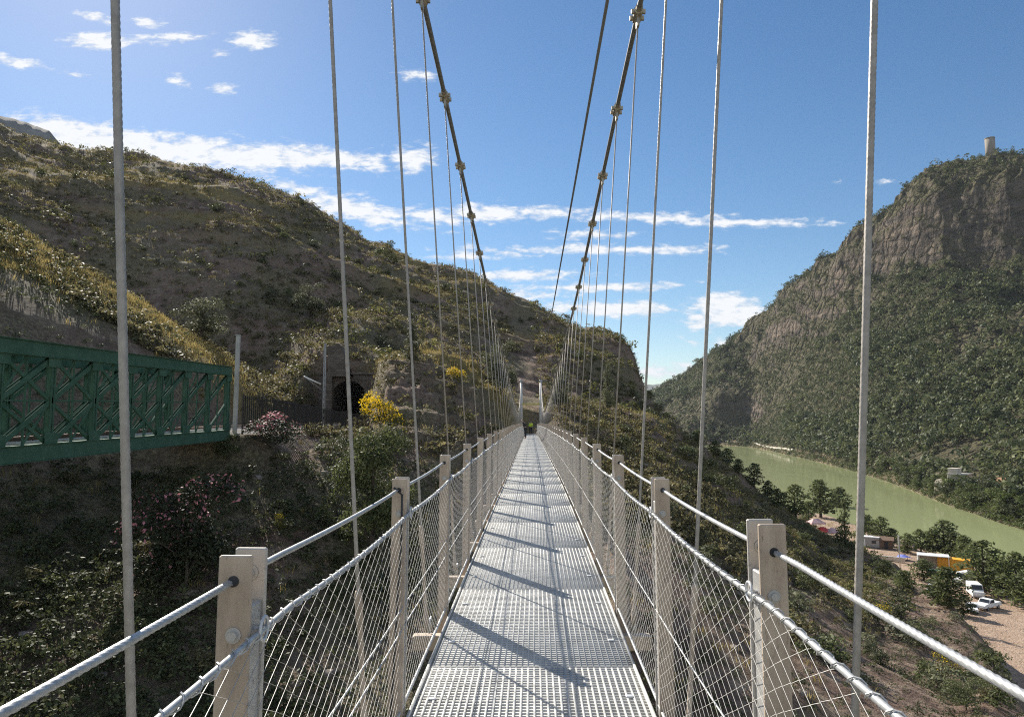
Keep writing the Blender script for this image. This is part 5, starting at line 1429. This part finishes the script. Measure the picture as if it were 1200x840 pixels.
for x in (-1.6, 1.6): MB().bbox((x, 0, .16), (.2, 1.7, .3), .02).build('skid', M['greentank'], tk)
vehicle('parked_van', 'van', yard(1143, 697), math.radians(160), 'white van parked under the big spreading pine', 'white')
vehicle('parked_pickup', 'pickup', yard(1158, 712), math.radians(118), 'white pickup truck parked in front of the white van', 'white')
vehicle('parked_car', 'car', yard(1139, 716), math.radians(150), 'small white car at the edge of the slope below the white van', 'white')
vehicle('parked_car', 'car', yard(1094, 694), math.radians(140), 'white car half hidden behind the olive pine below the skip', 'white')
vehicle('parked_van', 'van', yard(1131, 682), math.radians(120), 'white van partly hidden between the yellow container and pine', 'white')
# blue tarpaulin over a frame, poles, hut
p = yard(1059, 655); bt = empty('tarpaulin_shelter', p, 0.4); tag(bt, 'blue tarpaulin thrown over low poles in the yard', 'tarpaulin')
V = []; n_ = 12
for i in range(n_+1):
    for j in range(n_+1):
        x = -1.6+3.2*i/n_; y = -1.2+2.4*j/n_; V.append((x, y, 1.25-0.35*abs(x)-0.25*abs(y)+0.12*math.sin(3*x+2*y)))
idx = np.arange(len(V)).reshape(n_+1, n_+1); Q = np.stack([idx[:-1, :-1], idx[:-1, 1:], idx[1:, 1:], idx[1:, :-1]], -1).reshape(-1, 4)
o = link('sheet', np_mesh('sheet', V, Q, M['blue'], True), bt); o.modifiers.new('thick', 'SOLIDIFY').thickness = 0.03
for x in (-1.3, 1.3): MB().tube([(x, 0, -0.2), (x, 0, .75)], .04, 6).build('support', M['timber'], bt)
p = yard(1036, 641); ht = empty('brown_hut', p, math.radians(-30)); tag(ht, 'small dark brown timber hut by the water', 'hut')
MB().bbox((0, 0, 1.1), (4.2, 2.8, 2.2), .03).build('walls', M['timber'], ht)
MB().prism([(-1.7, 2.15), (0, 2.9), (1.7, 2.15), (1.7, 2.28), (0, 3.05), (-1.7, 2.28)], -2.4, 2.4).build('roof', M['timber'], ht)
MB().bbox((0.6, -1.42, 1.0), (.9, .06, 1.9), .01).build('door', M['dark'], ht)
p = yard(1018, 640); cb_ = empty('grey_cabin', p, math.radians(-25)); tag(cb_, 'light grey portable cabin behind the right hanger cable', 'cabin')
MB().bbox((0, 0, 1.35), (5.0, 2.4, 2.5), .05).build('walls', M['steelgrey'], cb_)
MB().bbox((0, 0, 2.68), (5.2, 2.6, .16), .03).build('roof', M['white'], cb_)
MB().bbox((1.2, -1.22, 1.5), (1.0, .05, .8), .01).build('window', M['glass'], cb_)
MB().bbox((-1.2, -1.22, 1.15), (.85, .05, 1.95), .01).build('door', M['white'], cb_)
for i, (px, py, h_, lb) in enumerate([(1055, 668, 7.5, 'tall thin pale pole standing in front of the blue tarpaulin'), (1053, 646, 4.5, 'short thin pole on the bank behind the blue tarpaulin')]):
    p = yard(px, py); po = empty('thin_pole', p); tag(po, lb, 'pole')
    MB().tube([(0, 0, -0.4), (0, 0, h_)], [.11, .07], 8).build('shaft', M['concrete'], po, True)
    MB().bbox((0, 0, h_-.4), (.7, .08, .08), .01).build('crossarm', M['timber'], po)
def tent(px, py, s, paint, label, rz):
    p = sit(px, py, 90, 200); o = empty('canvas_tent', p, rz); tag(o, label, 'tent')
    mb = MB(); n = 10
    mb.v = [(-1.6*s, -1.2*s, 1.4*s), (1.6*s, -1.2*s, 1.4*s), (1.6*s, 1.2*s, 1.4*s), (-1.6*s, 1.2*s, 1.4*s), (-.5*s, 0, 2.2*s), (.5*s, 0, 2.2*s), (-1.65*s, -1.25*s, 1.15*s), (1.65*s, -1.25*s, 1.15*s), (1.65*s, 1.25*s, 1.15*s), (-1.65*s, 1.25*s, 1.15*s)]
    mb.f = [(0, 1, 5, 4), (1, 2, 5), (2, 3, 4, 5), (3, 0, 4), (0, 6, 7, 1), (1, 7, 8, 2), (2, 8, 9, 3), (3, 9, 6, 0)]
    mb.build('canopy', M[paint], o)
    for x in (-1.55, 1.55):
        for y in (-1.15, 1.15): MB().tube([(x*s, y*s, -1.0), (x*s, y*s, 1.38*s)], .05, 6).build('tent_pole', M['steelgrey'], o)
tent(963, 614, 1.2, 'red', 'small red canvas canopy on the near bank', 0.4)
tent(956, 607, 1.3, 'pink', 'pale pink canvas canopy left of the red canopy', 0.1)
tent(974, 614, 1.3, 'pink', 'pale pink canvas canopy right of the red canopy', 0.7)
# low white block wall along the yard
p = yard(1027, 655); bw = empty('block_wall', p, math.radians(-35)); tag(bw, 'low pale stone wall along the left of the yard', 'wall')
MB().bbox((0, 0, .4), (12, .5, .9), .05).build('wall_body', M['render'], bw)
MB().bbox((0, 0, .9), (12.2, .62, .12), .03).build('coping', M['concrete'], bw)
# orange headboard trailer at the lower right edge
p = Pz(1198, 832, -30.8); p.z = hz(p.x, p.y)
ot = empty('orange_trailer', p, math.radians(-8)); tag(ot, 'flat trailer with an upright orange board at the right edge of the yard', 'trailer')
MB().bbox((-0.6, 0, 0.95), (2.2, 4.6, .18), .03).build('flatbed', M['pink'], ot)
MB().bbox((-1.72, 0, 0.98), (.08, 4.6, .34), .02).build('side_board', M['white'], ot)
MB().bbox((0.65, -0.6, 2.1), (.9, .25, 2.9), .04).build('headboard', M['orange'], ot)
for s in (-1, 1):
    for y in (-1.2, 1.2): wheel(ot, s*0.95-0.6, y, .38)
# house ruin and rock cut on the far bank
p = P(1124, 549, 330); zg = float(mtn_z(np.array([p.x]), np.array([330.0]))[0])
hs_ = empty('stone_house', (p.x, 330, zg), math.radians(38)); tag(hs_, 'pale stone house among the trees on the far bank', 'house')
MB().bbox((0, 0, 3.2), (9, 7, 7.0), .1).build('walls', M['render'], hs_)
MB().bbox((0, 0, 6.8), (9.6, 7.6, .35), .08).build('roof', M['concrete'], hs_)
MB().bbox((-2.0, 1.2, 8.2), (4.5, 4.0, 2.6), .08).build('upper_room', M['render'], hs_)
for x in (-2.8, 0, 2.8): MB().bbox((x, -3.52, 4.2), (1.2, .08, 1.4), .01).build('window', M['glass'], hs_)
for y in (-1.6, 1.6): MB().bbox((-4.52, y, 4.2), (.08, 1.2, 1.4), .01).build('window', M['glass'], hs_)
MB().bbox((1.4, -3.52, 1.5), (1.2, .08, 2.4), .01).build('door', M['timber'], hs_)
p = P(1102, 544, 335); zg = float(mtn_z(np.array([p.x]), np.array([335.0]))[0])
hr = empty('stone_ruin', (p.x, 335, zg), math.radians(20)); tag(hr, 'roofless pale ruin wall left of the stone house', 'ruin')
MB().prism([(-3.5, -1), (3.5, -1), (3.5, 4.0), (2.2, 5.6), (0, 6.2), (-1.2, 4.2), (-3.5, 3.6)], -0.4, 0.4).build('gable_wall', M['render'], hr)
MB().bbox((2.6, 3.2, 1.6), (5, .7, 4.4), .05).build('side_wall', M['render'], hr)
M['redrock'] = mat_var('orange_rock', (0.32, 0.17, 0.09), (0.50, 0.30, 0.18), 0.4, 0.95, 0, 0.6, 0.3)
for i, (px, py, s) in enumerate([(1152, 560, 11), (1160, 563, 8), (1176, 562, 10)]):
    p = P(px, py, 320); zg = float(mtn_z(np.array([p.x]), np.array([320.0]))[0])
    me = rocks[i].copy(); me.materials.clear(); me.materials.append(M['redrock'])
    o = link('orange_outcrop', me, None, (p.x, 320, zg+1.0)); o.scale = (s, s, s*1.0); o.rotation_euler = (0.2, 0, i)
    tag(o, ['large orange rock outcrop right of the stone house', 'smaller orange rock between two outcrops on the far bank', 'orange rock outcrop farthest right on the far bank'][i], 'rock')
# riverside road on the far bank
def road(name, pxs, w_, mat, label):
    V = []
    for px in pxs:
        Y = shoreY(px)+17
        for o_ in (-w_/2, w_/2):
            x = (px-600)/F*Y; z = float(mtn_z(np.array([x]), np.array([Y+o_]))[0]); V.append((x, Y+o_, z+0.7))
    Q = [(2*i, 2*i+2, 2*i+3, 2*i+1) for i in range(len(pxs)-1)]
    o = link(name, np_mesh(name, V, np.array(Q), mat)); tag(o, label, 'road', kind='structure')
M['roadmat'] = mat_var('pale_gravel', (0.38, 0.34, 0.27), (0.52, 0.47, 0.38), 0.2, 0.95, 0, 0)
road('road', list(range(842, 930, 4)), 7, M['roadmat'], 'pale gravel road along the far bank')

# ================================================================== SKY, SUN, CAMERA
SUN_AZ = math.radians(-33.0)     # clockwise from +Y, negative = left
SUN_EL = math.radians(35.0)
w = bpy.data.worlds.new('World'); SC.world = w; w.use_nodes = True
nt = w.node_tree; bg = nt.nodes['Background']
sky = nt.nodes.new('ShaderNodeTexSky'); sky.sky_type = 'NISHITA'; sky.sun_disc = False
sky.sun_elevation = SUN_EL; sky.sun_rotation = SUN_AZ
sky.altitude = 300; sky.air_density = 1.0; sky.dust_density = 0.2; sky.ozone_density = 1.6
SKY = 0.060
tc = nt.nodes.new('ShaderNodeTexCoord')
sp = nt.nodes.new('ShaderNodeSeparateXYZ'); nt.links.new(tc.outputs['Generated'], sp.inputs[0])
def mth(op, a, b=None, c=None):
    n = nt.nodes.new('ShaderNodeMath'); n.operation = op
    for i, v in enumerate((a, b, c)):
        if v is None: continue
        if hasattr(v, 'is_output'): nt.links.new(v, n.inputs[i])
        else: n.inputs[i].default_value = v
    return n.outputs[0]
yy = mth('MAXIMUM', sp.outputs['Y'], 0.05)
gx = mth('DIVIDE', sp.outputs['X'], yy); gz = mth('DIVIDE', sp.outputs['Z'], yy)
CL_ = [ # px, py, half width, half height, tilt (px per px), weight
 (60,150,75,17,0.10,1.2),(150,170,120,23,0.09,1.4),(270,180,150,20,0.07,1.4),(390,188,80,13,0.05,1.1),(482,185,32,17,0.0,1.1),
 (25,75,32,7,0.15,.85),(120,48,40,10,0.05,.95),(205,45,52,8,-0.08,.95),(298,48,30,10,0.03,1.0),(110,20,22,6,0.2,.8),(175,27,22,7,0.1,.8),
 (207,95,15,8,0.3,.75),(262,103,16,8,0,.75),(85,87,14,5,0.2,.7),(490,88,26,7,0,.75),(258,63,12,4,0,.7),
 (350,222,40,9,0.3,.9),(640,248,60,8,0,.85),(560,300,50,7,0,.8),(700,275,60,6,0,.75),(590,325,50,7,0,.85),(760,335,50,6,0,.7),(420,245,90,16,0.22,1.1),(500,252,60,12,0.1,1.0),(575,250,60,11,0,1.0),(760,255,120,7,0.02,.95),(880,261,140,6,0.01,.9),
 (590,295,70,9,0,.9),(740,292,130,7,0.0,.85),(620,322,90,7,0,.8),(690,337,110,6,0,.85),(620,345,60,10,0,.8),
 (720,361,130,9,0.02,1.15),(850,362,42,20,0.0,1.9),(878,370,26,14,0,1.7),(826,374,26,14,0,1.5),(845,402,60,6,0,.5),(780,437,60,12,0,.65),(812,402,10,5,0,.7),
 (645,295,20,6,0,.6),(1040,212,12,4,0,.36),(985,212,9,4,0,.34)]
acc = None
for (px, py, hw, hh, tilt, wt) in CL_:
    a, b = ray(px, py); a2, _ = ray(px+hw, py); _, b2 = ray(px, py-hh)
    dx = mth('SUBTRACT', gx, a); dzv = mth('SUBTRACT', gz, b)
    if tilt: dzv = mth('MULTIPLY_ADD', dx, tilt, dzv)
    ex = mth('DIVIDE', dx, a2-a); ez = mth('DIVIDE', dzv, b2-b)
    r = mth('SQRT', mth('ADD', mth('MULTIPLY', ex, ex), mth('MULTIPLY', ez, ez)))
    e = mth('MULTIPLY', mth('SUBTRACT', 1.25, r), wt)
    acc = e if acc is None else mth('MAXIMUM', acc, e)
acc = mth('MINIMUM', acc, 1.3)
cb = nt.nodes.new('ShaderNodeCombineXYZ'); nt.links.new(gx, cb.inputs[0]); nt.links.new(mth('MULTIPLY', gz, 2.6), cb.inputs[1])
n1 = noise_n(nt, 9.0, 8, 0.62, cb.outputs[0], 0.3); n2 = noise_n(nt, 38.0, 6, 0.6, cb.outputs[0], 0.2)
nz = mth('ADD', mth('MULTIPLY', mth('SUBTRACT', n1.outputs['Fac'], 0.5), 2.1), mth('MULTIPLY', mth('SUBTRACT', n2.outputs['Fac'], 0.5), 2.6))
val = mth('ADD', acc, nz)
mr = nt.nodes.new('ShaderNodeMapRange'); mr.interpolation_type = 'SMOOTHSTEP'; nt.links.new(val, mr.inputs['Value'])
mr.inputs['From Min'].default_value = 0.08; mr.inputs['From Max'].default_value = 1.05
front = mth('GREATER_THAN', sp.outputs['Y'], 0.06)
# unseen broken cloud added behind and beside the viewpoint to brighten shaded faces
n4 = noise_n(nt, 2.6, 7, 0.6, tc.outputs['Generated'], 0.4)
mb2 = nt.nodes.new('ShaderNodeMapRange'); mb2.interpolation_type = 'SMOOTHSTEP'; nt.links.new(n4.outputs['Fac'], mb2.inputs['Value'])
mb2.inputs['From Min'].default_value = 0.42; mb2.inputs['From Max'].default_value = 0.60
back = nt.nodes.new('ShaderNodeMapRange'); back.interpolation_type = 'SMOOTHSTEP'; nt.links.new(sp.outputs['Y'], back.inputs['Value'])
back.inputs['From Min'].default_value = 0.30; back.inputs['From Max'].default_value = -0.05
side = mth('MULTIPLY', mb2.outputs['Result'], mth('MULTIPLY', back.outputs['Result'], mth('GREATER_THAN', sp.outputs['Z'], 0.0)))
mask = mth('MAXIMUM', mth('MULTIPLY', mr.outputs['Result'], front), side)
shade = ramp(nt, mth('ADD', mth('MULTIPLY', n2.outputs['Fac'], 0.6), mth('MULTIPLY', val, 0.3)), [(0.3, (0.62, 0.69, 0.80)), (0.62, (0.90, 0.92, 0.95))])
CLOUD_GAIN = 0.54
k = nt.nodes.new('ShaderNodeMix'); k.data_type = 'RGBA'; k.blend_type = 'MULTIPLY'; k.inputs[0].default_value = 1.0
nt.links.new(shade.outputs['Color'], k.inputs[6]); k.inputs[7].default_value = (CLOUD_GAIN/SKY,)*3+(1,)
hs = nt.nodes.new('ShaderNodeHueSaturation'); nt.links.new(sky.outputs['Color'], hs.inputs['Color']); hs.inputs['Saturation'].default_value = 1.23
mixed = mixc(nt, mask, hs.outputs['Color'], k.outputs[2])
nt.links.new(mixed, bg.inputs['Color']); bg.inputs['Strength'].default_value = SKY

sd = bpy.data.lights.new('sun', 'SUN'); sd.energy = 4.3; sd.angle = math.radians(0.53); sd.color = (1.0, 0.94, 0.84)
so = bpy.data.objects.new('sun', sd); C.objects.link(so)
dirv = Vector((math.sin(SUN_AZ)*math.cos(SUN_EL), math.cos(SUN_AZ)*math.cos(SUN_EL), math.sin(SUN_EL)))
so.rotation_euler = dirv.to_track_quat('Z', 'Y').to_euler(); so.location = (-30, 40, 60)

cam = bpy.data.cameras.new('camera'); cam.sensor_fit = 'HORIZONTAL'; cam.sensor_width = 36; cam.lens = 36*F/1200
cam.clip_start = 0.05; cam.clip_end = 20000
co = bpy.data.objects.new('camera', cam); C.objects.link(co); co.location = (0, 0, EYE)
co.rotation_euler = (PI/2+TH, 0, 0); SC.camera = co
SC.view_settings.view_transform = 'Standard'; SC.view_settings.look = 'None'; SC.view_settings.exposure = 0.98; SC.view_settings.gamma = 1
SC.view_settings.use_curve_mapping = False
SC.cycles.max_bounces = 6; SC.cycles.diffuse_bounces = 3; SC.cycles.glossy_bounces = 2; SC.cycles.transmission_bounces = 4; SC.cycles.transparent_max_bounces = 6
SC.cycles.use_denoising = False; SC.cycles.filter_width = 1.1

# ---- air
hm, nth, bh = new_mat('haze_air'); nth.nodes.remove(bh)
pv = nth.nodes.new('ShaderNodeVolumePrincipled'); pv.inputs['Density'].default_value = 0.00004; pv.inputs['Color'].default_value = (0.80, 0.88, 1.0, 1)
nth.links.new(pv.outputs[0], nth.nodes['Material Output'].inputs['Volume'])
MB().box((-6500, -900, -47.5), (6500, 9400, 420)).build('haze', hm)
tag(bpy.data.objects['haze'], 'thin blue haze in the valley air', 'haze', kind='stuff')
